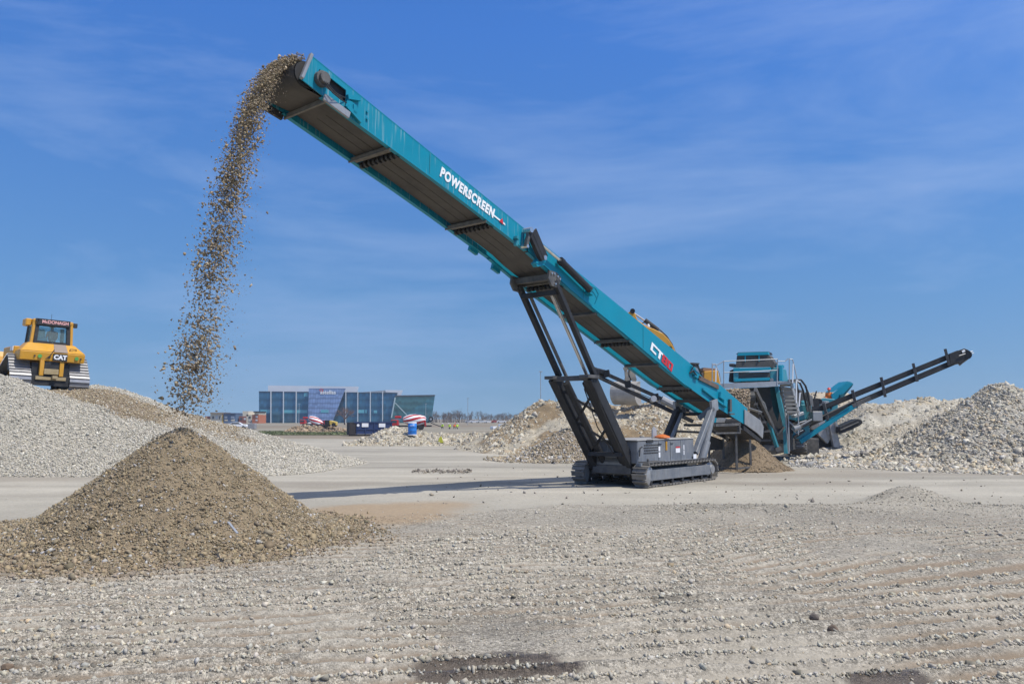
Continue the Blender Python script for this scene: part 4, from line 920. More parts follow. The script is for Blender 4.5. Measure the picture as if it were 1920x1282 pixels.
# ------------------------------------------------------------------ the falling stone
def falling():
    r = np.random.default_rng(3); N = 26000
    T1 = 1.30
    t = r.random(N) ** .98 * T1
    clump = .35 + .65 * sstep(.38, .62, vnoise(t * 26, r.random(N) * 2.5, 5)); k = r.random(N) < clump; t = t[k]; N = len(t)
    w_ = BW / 2 + np.clip(r.normal(0, .25, N), -.5, .55)
    v = 1.62 * (1 + r.normal(0, .10, N)); vz = .55 + r.normal(0, .10, N); lat = r.normal(0, .13, N)
    t0 = r.uniform(-.03, .03, N)
    s = -.05 - v * t; z = 9.93 + r.uniform(-.06, .10, N) * (1 + 0 * t) + vz * t - 4.9 * t * t; ww = w_ + lat * t
    p = O0[None] + EU[None] * s[:, None] + EW[None] * ww[:, None] + EZ[None] * z[:, None]
    sz = (.024 * np.exp(r.normal(0, .45, N))).clip(.010, .068) * (1 + .25 * sstep(.3, 1.1, t))
    k = z > 1.6; p, sz = p[k], sz[k]; c = mixc((.32, .255, .17), len(sz), .25, .06, r)
    # packed stone still leaving the belt
    M_ = 5200; s2 = r.uniform(-.45, .9, M_); w2 = BW / 2 + r.normal(0, .20, M_).clip(-.45, .45); tt = (-(s2) / 1.62).clip(0, None)
    z2 = np.where(s2 > 0, zt(0) - SL * s2 - .09 - .5 * np.abs(w2 - BW / 2) * .2, 9.93 + .55 * tt - 4.9 * tt * tt) - r.random(M_) * .10
    p2 = O0[None] + EU[None] * s2[:, None] + EW[None] * w2[:, None] + EZ[None] * z2[:, None]
    # fine spray blown off to the right
    N3 = 5500; t3 = r.random(N3) ** .7 * T1; q_ = r.random(N3); s3 = -.05 - 1.62 * (t3) + .0; z3 = 9.9 + .5 * t3 - 4.9 * t3 ** 2; d3 = np.abs(r.normal(0, .34, N3)) * (t3 / T1) ** 1.2 + r.normal(0, .12, N3)
    p3 = O0[None] + EU[None] * (s3 + d3 * .8)[:, None] + EW[None] * (BW / 2 + r.normal(0, .25, N3) - d3 * .5)[:, None] + EZ[None] * z3[:, None]
    k = z3 > 1.8; p3 = p3[k]
    P = np.concatenate([p, p2, p3]); S_ = np.concatenate([sz, (.032 * np.exp(r.normal(0, .4, M_))).clip(.015, .08), (.011 * np.exp(r.normal(0, .4, len(p3))))])
    c = np.concatenate([c, mixc((.32, .255, .17), M_, .25, .06, r), mixc((.25, .2, .15), len(p3), .2, .04, r)])
    base = np.array(C(-2, BW / 2, 5)); o = stones('falling_gravel', P - base, S_, c, STONE, None, 'cube', .85, 9); o.location = tuple(base)
    tag(o, 'stream of brown gravel falling from the conveyor head onto the cone', 'falling gravel', kind='stuff')
falling()

# ------------------------------------------------------------------ people
SKIN = paint('skin', (.45, .27, .19), .6, var=.05); LIME = paint('lime_vest', (.52, .75, .06), .8, var=.08, scale=6); ORANGE = paint('orange_vest', (.85, .20, .03), .8, var=.08, scale=6)
JEAN = paint('dark_work_trousers', (.05, .06, .09), .9, var=.15); HATW = paint('white_helmet', (.75, .75, .72), .4, var=.03); HATR = paint('red_helmet', (.65, .05, .04), .4, var=.03)
def person(base, hgt, face, label, vest, hat, pose='stand', group=None):
    """one continuous skinned body, with vest and helmet over it; face = heading in radians (0 looks to +X)"""
    k = hgt / 1.75
    hip = {'stand': .92, 'kneel': .50, 'sit': .45}[pose]; dz = hip - .92; lean = .35 if pose == 'kneel' else .06
    J = {}
    def j(n, x, y, z, r): J[n] = ((x, y, z), r)
    j('pelvis', 0, 0, hip, .13); j('waist', lean * .25, 0, hip + .2, .125); j('chest', lean * .6, 0, hip + .43, .15); j('neck', lean * .85, 0, hip + .60, .06); j('head', lean * .95 + .02, 0, hip + .72, .095); j('crown', lean + .02, 0, hip + .80, .07)
    for s, y in (('l', .1), ('r', -.1)):
        j('hip' + s, 0, y, hip - .04, .10)
        if pose == 'stand': j('knee' + s, .03, y * 1.15, .48, .065); j('ank' + s, -.02, y * 1.25, .07, .045); j('toe' + s, .13, y * 1.35, .04, .04)
        elif pose == 'kneel': j('knee' + s, .35 if s == 'l' else .12, y * 1.3, .48 if s == 'l' else .08, .07); j('ank' + s, .33 if s == 'l' else -.28, y * 1.3, .06, .045); j('toe' + s, .46 if s == 'l' else -.40, y * 1.3, .04, .04)
        else: j('knee' + s, .42, y * 1.4, hip + .0, .07); j('ank' + s, .45, y * 1.4, .08, .045); j('toe' + s, .58, y * 1.4, .04, .04)
        j('sh' + s, lean * .65, y * 1.9, hip + .50, .07); j('elb' + s, lean * .65 + .08, y * 2.5, hip + .24, .05); j('wri' + s, lean + .26, y * 1.7, hip + .14, .036); j('hand' + s, lean + .34, y * 1.5, hip + .14, .04)
    E_ = [('pelvis', 'waist'), ('waist', 'chest'), ('chest', 'neck'), ('neck', 'head'), ('head', 'crown')]
    for s in 'lr': E_ += [('pelvis', 'hip' + s), ('hip' + s, 'knee' + s), ('knee' + s, 'ank' + s), ('ank' + s, 'toe' + s), ('chest', 'sh' + s), ('sh' + s, 'elb' + s), ('elb' + s, 'wri' + s), ('wri' + s, 'hand' + s)]
    names = list(J); idx = {n: i for i, n in enumerate(names)}
    me = bpy.data.meshes.new('body'); me.from_pydata([tuple(c * k for c in J[n][0]) for n in names], [(idx[a], idx[b_]) for a, b_ in E_], [])
    o = bpy.data.objects.new('body', me); COL.objects.link(o)
    o.modifiers.new('s', 'SKIN'); sl = me.skin_vertices[0].data
    for n in names: sl[idx[n]].radius = (J[n][1] * k, J[n][1] * k * (1.25 if n in ('chest', 'waist', 'pelvis') else 1))
    sl[0].use_root = True
    o.modifiers.new('u', 'SUBSURF').levels = 1
    m2 = bpy.data.meshes.new_from_object(o.evaluated_get(bpy.context.evaluated_depsgraph_get())); bpy.data.objects.remove(o)
    m2.materials.clear()
    for mm in (SKIN, vest, JEAN): m2.materials.append(mm)
    for p in m2.polygons:
        z = p.center.z / k; x = abs(p.center.y) / k
        p.material_index = 0 if z > hip + .60 else (2 if z < hip + .02 else (0 if (x < .20 and p.center.x / k > lean + .22 and z < hip + .2) else 1))
    rz = Matrix.Rotation(face, 4, 'Z')
    root = thing('person', base, label, 'person', group)
    m2.transform(rz); m2.shade_smooth(); o = bpy.data.objects.new('body', m2); COL.objects.link(o); o.parent = root
    b = MB(); b.lathe((0, 0, 0), (lean * .3, 0, 1), [(.155, 0), (.165, .14), (.175, .32), (.12, .45)], 12); b.v = [(x * .86 * k, y * 1.18 * k, z * k + (hip + .10) * k) for x, y, z in b.v]
    b.xf(np.array(rz)); b.v = [tuple(np.array(p) + np.array(base)) for p in b.v]; b.build('vest', vest, root, smooth=True)
    b = MB(); hc = J['crown'][0]; b.lathe((0, 0, 0), (0, 0, 1), [(.155, -.03), (.15, -.02), (.125, -.015), (.12, .05), (.08, .11), (.0, .125)], 14); b.v = [((x + hc[0]) * k, y * k, (z + hc[2] + .01) * k) for x, y, z in b.v]
    b.xf(np.array(rz)); b.v = [tuple(np.array(p) + np.array(base)) for p in b.v]; b.build('helmet', hat, root, smooth=True)
    return root

# ------------------------------------------------------------------ the yellow dozer on the white stockpile
def hull_loop(circles, n=40):
    pts = np.concatenate([[(cx + r * math.cos(a), cz + r * math.sin(a)) for a in np.linspace(0, 2 * math.pi, n, endpoint=False)] for cx, cz, r in circles])
    pts = pts[np.lexsort((pts[:, 1], pts[:, 0]))]
    def half(P):
        h = []
        for p in P:
            while len(h) > 1 and (h[-1][0] - h[-2][0]) * (p[1] - h[-2][1]) - (h[-1][1] - h[-2][1]) * (p[0] - h[-2][0]) <= 0: h.pop()
            h.append(p)
        return h
    lo = half(pts); up = half(pts[::-1]); return np.array(lo[:-1] + up[:-1])
def shoe_track(mb, T, circles, x0, width, nshoe, thick=.05, grouser=.07):
    h = hull_loop(circles); cl = np.vstack([h, h[:1]]); d = np.r_[0, np.cumsum(np.linalg.norm(np.diff(cl, axis=0), axis=1))]; per = d[-1]
    for k in range(nshoe):
        a, c_ = per * k / nshoe, per * (k + 1) / nshoe
        p = np.array([np.interp(a, d, cl[:, i]) for i in (0, 1)]); q = np.array([np.interp(c_ % per if c_ < per else per, d, cl[:, i]) for i in (0, 1)])
        t = unit(q - p); n_ = np.array([t[1], -t[0]]); m = (p + q) / 2; L_ = np.linalg.norm(q - p)
        X, Y, Z = T[:3, 0], T[:3, 0] * 0 + T[:3, 1] * t[0] + T[:3, 2] * t[1], T[:3, 1] * n_[0] + T[:3, 2] * n_[1]
        c3 = T[:3, 3] + T[:3, 0] * (x0 + width / 2) + T[:3, 1] * m[0] + T[:3, 2] * m[1]
        mb.box(c3, (width, L_ * .94, thick), X, Y, Z); mb.box(c3 + Z * (thick / 2 + grouser / 2 - .01) + Y * L_ * .38, (width, L_ * .12, grouser), X, Y, Z)
DZ = at(94, 734, 38.0)
dz_z = float(white_z(np.array([DZ[0]]), np.array([DZ[1]]))[0])
def dozer():
    a = math.radians(43); roll = math.radians(2.0)
    fx = V(math.cos(a), math.sin(a), -math.sin(roll)); fx = unit(fx); fy = V(-math.sin(a), math.cos(a), .02); fy = unit(fy - fx * (fx @ fy)); fz = np.cross(fx, fy)
    P = DZ + V(0, 0, .02); T = frame(P, fx, fy, fz)
    def D(x, y, z): return P + fx * x + fy * y + fz * z
    root = thing('bulldozer', P, 'yellow tracked bulldozer seen from behind on top of the white stockpile', 'bulldozer')
    def B(b, x, y, z, dx, dy, dz_): return b.box(D(x, y, z), (dx, dy, dz_), fx, fy, fz)
    circ = [(.50, .46, .42), (3.15, .46, .42), (1.15, 1.24, .40)]
    for x0 in (-1.70, .82):
        b = MB(); shoe_track(b, T, circ, x0, .88, 46); b.build('track', paint('polished_track_steel', (.30, .30, .31), .4, metal=.35, var=.2, dust=.35, scale=4), root)
        b = MB()
        for (y, z, r) in ((.50, .46, .34), (3.15, .46, .34), (1.15, 1.24, .33)): b.tube(D(x0 + .12, y, z), D(x0 + .76, y, z), r, 18)
        b.each('track_wheel', DARKD, root)
        b = MB(); B(b, x0 + .44, 1.85, .42, .5, 2.2, .42); b.build('track_frame', DARK, root)
    b = MB(); B(b, 0, 1.9, .95, 1.6, 3.2, .75); b.build('belly_frame', DARK, root)
    b = MB(); B(b, 0, .25, .50, 1.6, .15, .5); b.build('belly_guard', BLACK, root)
    # rear tank, chamfered
    b = MB(); b.hexa([D(-1.38, .12, 1.42), D(1.38, .12, 1.42), D(1.38, 1.2, 1.42), D(-1.38, 1.2, 1.42), D(-1.40, .06, 1.84), D(1.40, .06, 1.84), D(1.40, 1.2, 1.84), D(-1.40, 1.2, 1.84)])
    b.hexa([D(-1.40, .06, 1.85), D(1.40, .06, 1.85), D(1.40, 1.2, 1.85), D(-1.40, 1.2, 1.85), D(-1.0, .55, 2.28), D(1.0, .55, 2.28), D(1.05, 1.2, 2.28), D(-1.05, 1.2, 2.28)])
    b.each('fuel_tank', YEL, root, bevel=.03)
    b = MB(); b.hexa([D(.02, .04, 1.86), D(.62, .04, 1.86), D(.62, .2, 1.9), D(.02, .2, 1.9), D(.08, .50, 2.27), D(.60, .50, 2.27), D(.6, .6, 2.28), D(.08, .6, 2.28)]); b.build('tank_cover', paint('taupe_cover', (.27, .21, .17), .6, var=.1), root, bevel=.01)
    pl = MB(); pl.box(D(.30, .055, 1.62), (.62, .03, .36), fx, fy, fz); plo = pl.build('name_plate', BLACK, root, bevel=.005)
    text_mesh('lettering', 'CAT', .28, WHITE, frame(D(.30, .034, 1.62), fx, fz, -fy), plo, bold=.016, depth=.004)
    GRN = paint('green_sticker', (.10, .33, .07), .5)
    b = MB(); b.tube(D(-.56, .05, 1.63), D(-.56, .08, 1.63), .09, 14); b.tube(D(1.02, .05, 1.63), D(1.02, .08, 1.63), .09, 14); b.each('sticker', GRN, root)
    b = MB(); b.tube(D(-.16, .045, 1.6), D(-.16, .08, 1.6), .055, 12); b.tube(D(-.78, .045, 1.63), D(-.78, .08, 1.63), .04, 12); b.tube(D(1.2, .045, 1.62), D(1.2, .08, 1.62), .04, 12); b.each('bolt_hole', BLACK, root)
    b = MB(); b.path([D(-.32, .045, 1.5), D(-.14, .045, 1.68), D(.03, .1, 1.98)], .02, 6); b.build('hose', BLACK, root)
    b = MB(); b.path([D(.72, .2, 1.97), D(.72, .16, 2.07), D(1.0, .2, 2.07), D(1.0, .24, 1.97), D(.72, .2, 1.97)], .018, 6); b.build('grab_handle', DARK, root)
    b = MB(); B(b, -1.08, 2.4, 1.75, .7, 2.2, .7); B(b, .1, 3.0, 1.75, 1.5, 1.9, .9); b.each('hood', YEL, root, bevel=.04)
    b = MB(); B(b, -1.45, 1.6, 1.98, .03, .55, .2); b.build('notice_plate', WHITE, root)
    # tow hitch
    b = MB(); B(b, -.42, .22, 1.08, .18, .25, .72); B(b, .42, .22, 1.08, .18, .25, .72); b.each('hitch_post', YEL, root, bevel=.01)
    b = MB(); B(b, 0, .25, 1.22, .62, .2, .36); b.build('hitch_recess', BLACK, root); b = MB(); B(b, -.02, .15, .92, .62, .25, .26); B(b, .12, .02, .66, .22, .3, .14); B(b, 0, .2, .6, 1.3, .2, .16); b.each('drawbar', paint('dusty_yellow', (.36, .27, .13), .7, var=.2, dust=.4), root, bevel=.01)
    # cab
    GL = bpy.data.materials.new('cab_glass'); GL.use_nodes = True; g = GL.node_tree.nodes['Principled BSDF']; g.inputs['Base Color'].default_value = (.55, .75, .78, 1); g.inputs['Roughness'].default_value = .03; g.inputs['Transmission Weight'].default_value = .85; g.inputs['IOR'].default_value = 1.02
    zb_, zt_ = 2.26, 3.16
    b = MB()
    for x, y in ((-.72, .62), (.72, .62), (-.78, 2.0), (.78, 2.0)): b.bar(D(x, y, zb_), D(x * .93, y + (.06 if y < 1 else 0), zt_), .15, .15, fy)
    b.bar(D(-.72, .62, zb_ + .05), D(.72, .62, zb_ + .05), .1, .14); b.bar(D(-.7, .66, zt_), D(.7, .66, zt_), .1, .10)
    b.each('cab_post', BLACK, root)
    b = MB(); b.prism([D(-.66, .66, zb_ + .12), D(.66, .66, zb_ + .12), D(.62, .70, zt_ - .04), D(-.62, .70, zt_ - .04)], fy * .012); b.build('rear_window', GL, root)
    b = MB(); b.prism([D(-.76, .72, zb_ + .1), D(-.78, 1.95, zb_ + .1), D(-.74, 1.95, zt_), D(-.70, .76, zt_)], fx * .012); b.prism([D(.76, .72, zb_ + .1), D(.78, 1.95, zb_ + .1), D(.74, 1.95, zt_), D(.70, .76, zt_)], fx * -.012); b.prism([D(-.7, 2.02, zb_ + .3), D(.7, 2.02, zb_ + .3), D(.66, 2.02, zt_), D(-.66, 2.02, zt_)], fy * .012); b.each('side_window', GL, root)
    b = MB(); b.hexa([D(-.93, .6, 2.2), D(-.80, .6, 2.2), D(-.80, .85, 2.2), D(-.93, .85, 2.2), D(-.86, .62, 3.40), D(-.74, .62, 3.40), D(-.74, .85, 3.4), D(-.86, .85, 3.4)]); b.hexa([D(.80, .6, 2.2), D(.93, .6, 2.2), D(.93, .85, 2.2), D(.80, .85, 2.2), D(.74, .62, 3.40), D(.86, .62, 3.40), D(.86, .85, 3.4), D(.74, .85, 3.4)])
    b.each('roll_bar', YEL, root, bevel=.015)
    b = MB(); B(b, 0, 1.35, 3.34, 1.75, 1.5, .18); B(b, -1.0, 1.2, 3.26, .26, .7, .34); b.each('roof', YEL, root, bevel=.04)
    b = MB(); b.box(D(0, .56, 3.30), (1.42, .08, .30), fx, fy, fz); hb = b.build('header_board', BLACK, root, bevel=.01)
    text_mesh('lettering', 'McDONAGH', .22, paint('pink_letters', (.80, .42, .40), .5), frame(D(.06, .515, 3.31), fx, fz, -fy), hb, bold=.006, depth=.003, sx=.92)
    b = MB(); B(b, .98, .75, 3.28, .18, .2, .22); B(b, -.70, .6, 3.36, .16, .16, .18); b.each('work_lamp', BLACK, root, bevel=.02)
    b = MB(); b.path([D(-1.0, .9, 2.25), D(-.98, .9, 3.2)], .02, 6); b.build('exhaust_pipe', DARK, root); b = MB(); b.tube(D(-.05, .9, 3.43), D(-.05, .9, 3.75), .008, 5); b.build('aerial', BLACK, root)
    b = MB(); B(b, -.28, 1.25, 2.45, .42, .3, .3); B(b, -.32, 1.4, 2.75, .34, .12, .5); b.each('seat', paint('pale_seat', (.55, .6, .58), .8, var=.1), root, bevel=.04)
    # blade out front
    b = MB()
    for k in range(6):
        z0, z1 = .5 + k * .24, .5 + (k + 1) * .24; f_ = lambda z: 4.35 - .22 * math.sin((z - .5) / 1.44 * math.pi)
        b.hexa([D(-2.05, f_(z0) - .05, z0), D(2.05, f_(z0) - .05, z0), D(2.05, f_(z0) + .05, z0), D(-2.05, f_(z0) + .05, z0), D(-2.05, f_(z1) - .05, z1), D(2.05, f_(z1) - .05, z1), D(2.05, f_(z1) + .05, z1), D(-2.05, f_(z1) + .05, z1)])
    b.build('blade', YEL, root)
    b = MB(); b.bar(D(-1.0, 1.5, .8), D(-1.2, 4.25, .8), .16, .2); b.bar(D(1.0, 1.5, .8), D(1.2, 4.25, .8), .16, .2); b.each('push_arm', YEL, root)
    q_ = D(.18, 1.30, 1.98)
    person(q_, 1.66, math.atan2(fy[1], fy[0]), 'operator in orange vest sitting in the bulldozer cab', ORANGE, HATW, 'sit')
dozer()

# ------------------------------------------------------------------ the screening plant (length runs away from us; its two side conveyors run across)
A = at
def poly(b, pts, Y, vec): return b.prism([A(x, y, Y) for x, y in pts], vec)
def screener():
    r0 = gr(1440, 852); root = thing('screening_plant', V(r0[0], 44, 0), 'teal screening plant with railed platform and dark rubber curtains', 'screening plant')
    BY = unit(V(.47, .88, 0)); LX = V(BY[1], -BY[0], 0)
    Y0 = 40.0
    # screen box
    b = MB(); poly(b, [(1375, 716), (1375, 689), (1384, 689), (1384, 716)], Y0, BY * 2.6); poly(b, [(1444, 716), (1443, 688), (1464, 690), (1469, 716)], Y0 + .3, BY * 1.6); b.each('screen_side', TEALD, root, bevel=.02)
    b = MB(); poly(b, [(1379, 689), (1382, 665.5), (1441, 663.5), (1444.5, 688)], Y0 + .05, BY * .06); poly(b, [(1378, 709), (1377, 699), (1443, 697), (1443, 707)], Y0 + .1, BY * .06); poly(b, [(1441, 665), (1452, 680), (1449, 689), (1444, 688)], Y0 + .12, BY * 1.0); b.each('rubber_curtain', paint('dusty_rubber_curtain', (.06, .058, .056), .85, var=.25, dust=.3, dustcol=(.16, .15, .14), scale=2), root)
    b = MB(); poly(b, [(1382, 667), (1383, 661.5), (1440, 659.5), (1441, 665)], Y0 - .05, BY * .35); poly(b, [(1375, 697), (1375, 690.5), (1444, 688.5), (1444, 695)], Y0 - .08, BY * .3); poly(b, [(1377, 715), (1377, 710), (1442, 707.5), (1442, 713)], Y0 - .08, BY * .25); poly(b, [(1396, 678), (1396, 666), (1398, 666), (1398, 678)], Y0 - .02, BY * .06); poly(b, [(1422, 677), (1422, 665), (1424, 665), (1424, 677)], Y0 - .02, BY * .06); b.each('curtain_rail', TEAL, root, bevel=.01)
    b = MB(); poly(b, [(1380, 664), (1384, 660.5), (1440, 658.8), (1442, 663)], Y0 + .4, BY * 1.0); b.build('screen_hood', DARK, root)
    b = MB(); poly(b, [(1378, 700), (1378, 716), (1444, 716), (1444, 700)], Y0 + .5, BY * 2.2); b.build('screen_body', DARKD, root)
    b = MB(); poly(b, [(1367, 687), (1367, 681.5), (1376, 681.5), (1376, 688)], Y0, BY * .6); poly(b, [(1366, 716), (1368, 695), (1375, 692), (1375, 716)], Y0 + .2, BY * 2.5); b.each('vibrator_motor', DARK, root, bevel=.02)
    b = MB(); poly(b, [(1461, 717), (1461, 685), (1466, 685), (1467, 717)], Y0 + .15, BY * .3); poly(b, [(1454, 690), (1455, 684), (1468, 684), (1468, 689)], Y0 + .6, BY * .4); b.each('screen_post', TEAL, root, bevel=.01)
    b = MB(); b.tube(A(1447, 712, Y0 - .05), A(1447, 712, Y0 + .3), .09, 12); b.tube(A(1447, 712, Y0 - .08), A(1447, 712, Y0 - .04), .05, 10); b.each('spring_mount', WORN, root)
    # platform and rails
    b = MB(); poly(b, [(1350, 728), (1350, 719), (1458, 714.5), (1458, 724)], Y0 - 1.0, BY * .10); poly(b, [(1350, 721), (1350, 719.5), (1490, 714.5), (1490, 716)], Y0 - .9, BY * 1.0); poly(b, [(1458, 721), (1458, 714.5), (1482, 714), (1482, 719)], Y0 - .85, BY * .1); b.each('platform', GALV, root)
    b = MB(); YR = Y0 - 1.0
    for x0, y0, x1, y1 in ((1335.5, 716, 1335.5, 681), (1357, 722, 1357, 676), (1457, 722, 1458, 673), (1480, 716, 1480, 672)): b.tube(A(x0, y0, YR), A(x1, y1, YR), .028, 8)
    for pts in (((1335, 683), (1341, 682), (1349, 700), (1352, 716)), ((1357, 677), (1400, 675.6), (1458, 673)), ((1357, 698.5), (1458, 694)), ((1480, 673), (1486, 673.5), (1490, 690), (1495, 712)), ((1458, 677), (1472, 677), (1478, 672)), ((1335.5, 684), (1346, 683.5), (1357, 677))): b.path([A(x, y, YR) for x, y in pts], .024, 6)
    b.build('handrail', GALV, root)
    b = MB(); b.bar(A(1342, 716, YR), A(1342.5, 689, YR), .07, .05); b.bar(A(1486, 718, YR), A(1487, 682, YR), .07, .05); b.bar(A(1493, 712, YR + .2), A(1493, 755, YR + .2), .08, .05); b.bar(A(1500, 736, YR + .2), A(1498, 762, YR + .2), .07, .05); b.bar(A(1493, 712, YR), A(1500, 716, YR), .05, .05); b.each('ladder_rail', WHITE, root)
    # stairs down the right side
    b = MB(); b.bar(A(1483, 716, Y0 - .4), A(1498, 778, Y0 + .1), .07, .2); b.bar(A(1464, 718, Y0 - .1), A(1474, 778, Y0 + .4), .05, .16); b.each('stair_stringer', GALV, root)
    b = MB()
    for k in range(8):
        f = k / 7; b.bar(A(1463.5 + 11 * f, 722 + 50 * f, Y0 - .2), A(1483.5 + 13 * f, 722 + 50 * f, Y0 - .2), .22, .10)
    b.each('stair_tread', paint('dusty_tread', (.22, .215, .20), .7, var=.25, dust=.5, dustcol=(.36, .34, .3)), root)
    # dark body under the screen
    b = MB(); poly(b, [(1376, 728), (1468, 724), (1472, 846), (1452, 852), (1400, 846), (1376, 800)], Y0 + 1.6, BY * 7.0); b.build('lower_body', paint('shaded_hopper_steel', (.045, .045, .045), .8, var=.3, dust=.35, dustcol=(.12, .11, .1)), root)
    b = MB(); poly(b, [(1452, 724), (1458, 723), (1473, 790), (1468, 798), (1460, 765)], Y0 + .6, BY * .3); poly(b, [(1466, 770), (1471, 770), (1476, 850), (1470, 850)], Y0 + .9, BY * .3); b.each('corner_post', TEALD, root)
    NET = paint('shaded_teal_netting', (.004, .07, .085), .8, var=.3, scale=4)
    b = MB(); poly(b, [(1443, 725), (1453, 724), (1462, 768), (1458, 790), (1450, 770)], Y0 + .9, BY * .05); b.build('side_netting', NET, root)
    b = MB(); b.bar(A(1399, 800, Y0 + .9), A(1466, 806, Y0 + 1.2), .12, .12); b.bar(A(1404, 822, Y0 + .9), A(1468, 828, Y0 + 1.2), .14, .2); b.bar(A(1420, 800, Y0 + 1.3), A(1424, 846, Y0 + 1.3), .14, .14); b.bar(A(1446, 826, Y0 + .8), A(1470, 800, Y0 + .9), .1, .1); b.bar(A(1462, 735, Y0 + .7), A(1466, 790, Y0 + .7), .05, .05); b.bar(A(1455, 800, Y0 + 1), A(1458, 850, Y0 + 1), .1, .1); b.each('frame_member', DARKD, root)
    b = MB(); b.bar(A(1412, 812, Y0 + .6), A(1440, 812, Y0 + .9), .4, .25); b.tube(A(1443, 815, Y0 + .6), A(1452, 806, Y0 + .6), .1, 10); b.bar(A(1430, 838, Y0 + 1.2), A(1450, 840, Y0 + 1.2), .5, .3); b.each('drive_unit', paint('grimy_steel', (.10, .105, .11), .7, var=.3, dust=.4), root, bevel=.02)
    b = MB(); b.path([A(x, y, Y0 + .5) for x, y in ((1420, 735), (1432, 770), (1440, 790), (1452, 822))], .03, 6); b.path([A(x, y, Y0 + .4) for x, y in ((1427, 748), (1434, 756), (1439, 772), (1441, 790))], .02, 6); b.path([A(x, y, Y0 + .3) for x, y in ((1479, 790), (1490, 800), (1500, 792), (1512, 788))], .03, 6); b.path([A(x, y, Y0 + .3) for x, y in ((1484, 803), (1493, 812), (1506, 806))], .025, 6); b.build('cable_run', GALV, root)
    b = MB(); b.bar(A(1486, 781, Y0 + .4), A(1504, 774, Y0 + .6), .3, .15); b.tube(A(1488, 804, Y0 + .3), A(1500, 800, Y0 + .3), .16, 12); b.tube(A(1500, 798, Y0 + .3), A(1522, 786, Y0 + .3), .05, 8); b.box(A(1530, 780, Y0 + 2), (.5, .5, .5)); b.each('pump_unit', WORN, root, bevel=.02)
    b = MB(); b.bar(A(1468, 730, Y0 + .3), A(1479, 850, Y0 + .3), .06, .06); b.bar(A(1478, 775, Y0 + .2), A(1480, 846, Y0 + .2), .05, .05); b.bar(A(1497, 778, Y0 + .2), A(1497, 815, Y0 + .2), .04, .04); b.each('guard_post', GALV, root)
    # product conveyor that feeds the stacker
    b = MB(); b.bar(A(1416, 730, Y0 - 2.6), A(1456, 815, Y0 + .6), .12, .22); b.bar(A(1409, 742, Y0 - 2.5), A(1449, 822, Y0 + .7), .08, .14); b.each('conveyor_rail', DARKD, root)
    b = MB()
    for f in (.05, .2, .35, .5, .65, .8): b.bar(A(1410 + 40 * f, 742 + 80 * f, Y0 - 2.5 + 3.2 * f), A(1418 + 40 * f, 734 + 80 * f, Y0 - 2.6 + 3.2 * f), .06, .06)
    b.each('conveyor_tie', DARKD, root)
    b = MB(); b.tube(A(1378, 746, Y0 - 2.5), A(1413, 745, Y0 - 2.5), .30, 18); b.build('conveyor_drum', BLACK, root)
    b = MB(); b.prism([A(1378, 735, Y0 - 2.5), A(1413, 733, Y0 - 2.5), A(1452, 815, Y0 + 1.0), A(1400, 815, Y0 + 1.0)], V(0, 0, -.05)); b.prism([A(1378, 757, Y0 - 2.5), A(1413, 756, Y0 - 2.5), A(1450, 832, Y0 + 1.0), A(1400, 832, Y0 + 1.0)], V(0, 0, -.05)); b.each('conveyor_belt', BLACK, root)
    b = MB()
    for k in range(5): b.bar(A(1402, 758 + 17 * k, Y0 - 2.2 + .6 * k), A(1420 + 8 * k, 757 + 17 * k, Y0 - 2.2 + .6 * k), .1, .1)
    b.each('conveyor_cross_tie', DARKD, root)
    b = MB(); b.bar(A(1440, 788, Y0 - .3), A(1457, 838, Y0 + .2), .14, .14); b.build('conveyor_brace', TEALD, root); b = MB(); b.bar(A(1457, 838, Y0 + .2), A(1460, 845, Y0 + .2), .3, .3); b.build('brace_foot', DARKD, root)
    b = MB(); b.bar(A(1393, 762, Y0 - 3.2), A(1424, 772, Y0 - 3.0), .5, .02); b.build('spill_flap', GALV, root)
    # crawlers
    for px in (1409, 1476):
        q = at(px, G(48.5), 48.5); q[2] = .02; crawler(root, q + V(0, 0, 0), BY, LX, 4.2, .5 if px < 1450 else 1.25 * .9, .80, (SHOE, GREYP, WORN), nshoe=44)
    q = at(1515, G(48.5), 48.5); b = MB(); b.box(V(q[0] + .35, 50.2, .55), (.75, 3.2, .95)); b.build('track_guard', DARKD, root, bevel=.02)
    b = MB()
    for k in range(3): b.bar(A(1480, 822 + 7 * k, Y0 + 5), A(1506, 822 + 7 * k, Y0 + 5), .25, .05)
    b.each('access_step', WORN, root)
    # diesel tank and engine bits behind the stairs
    b = MB(); poly(b, [(1496, 770), (1499, 758), (1514, 758), (1516, 772), (1512, 786), (1490, 790)], Y0 + 2.2, BY * 1.4); b.lathe(A(1507, 758, Y0 + 3), EZ, [(.32, -.05), (.33, .0), (.30, .12), (.18, .2), (0, .22)], 16); poly(b, [(1478, 785), (1480, 778), (1496, 777), (1490, 788)], Y0 + 2, BY * .6); b.each('engine_cover', TEALD, root, bevel=.03)
    b = MB(); poly(b, [(1496, 765), (1497, 735), (1514, 740), (1516, 762), (1505, 756)], Y0 + 3.9, BY * 2); poly(b, [(1486, 800), (1488, 775), (1520, 772), (1522, 806)], Y0 + 4.2, BY * 3); b.each('engine_block', DARKD, root, bevel=.03)
    b = MB()
    for pts in (((1470, 717), (1480, 713), (1492, 713), (1500, 718), (1506, 732), (1510, 748), (1512, 762)), ((1490, 712), (1502, 712), (1511, 724), (1515, 742), (1519, 760)), ((1493, 716), (1496, 730), (1500, 740), (1501, 756)), ((1510, 724), (1516, 738), (1517, 752))): b.path([A(x, y, Y0 + 1.6) for x, y in pts], .05, 7)
    b.build('hydraulic_hose', BLACK, root)
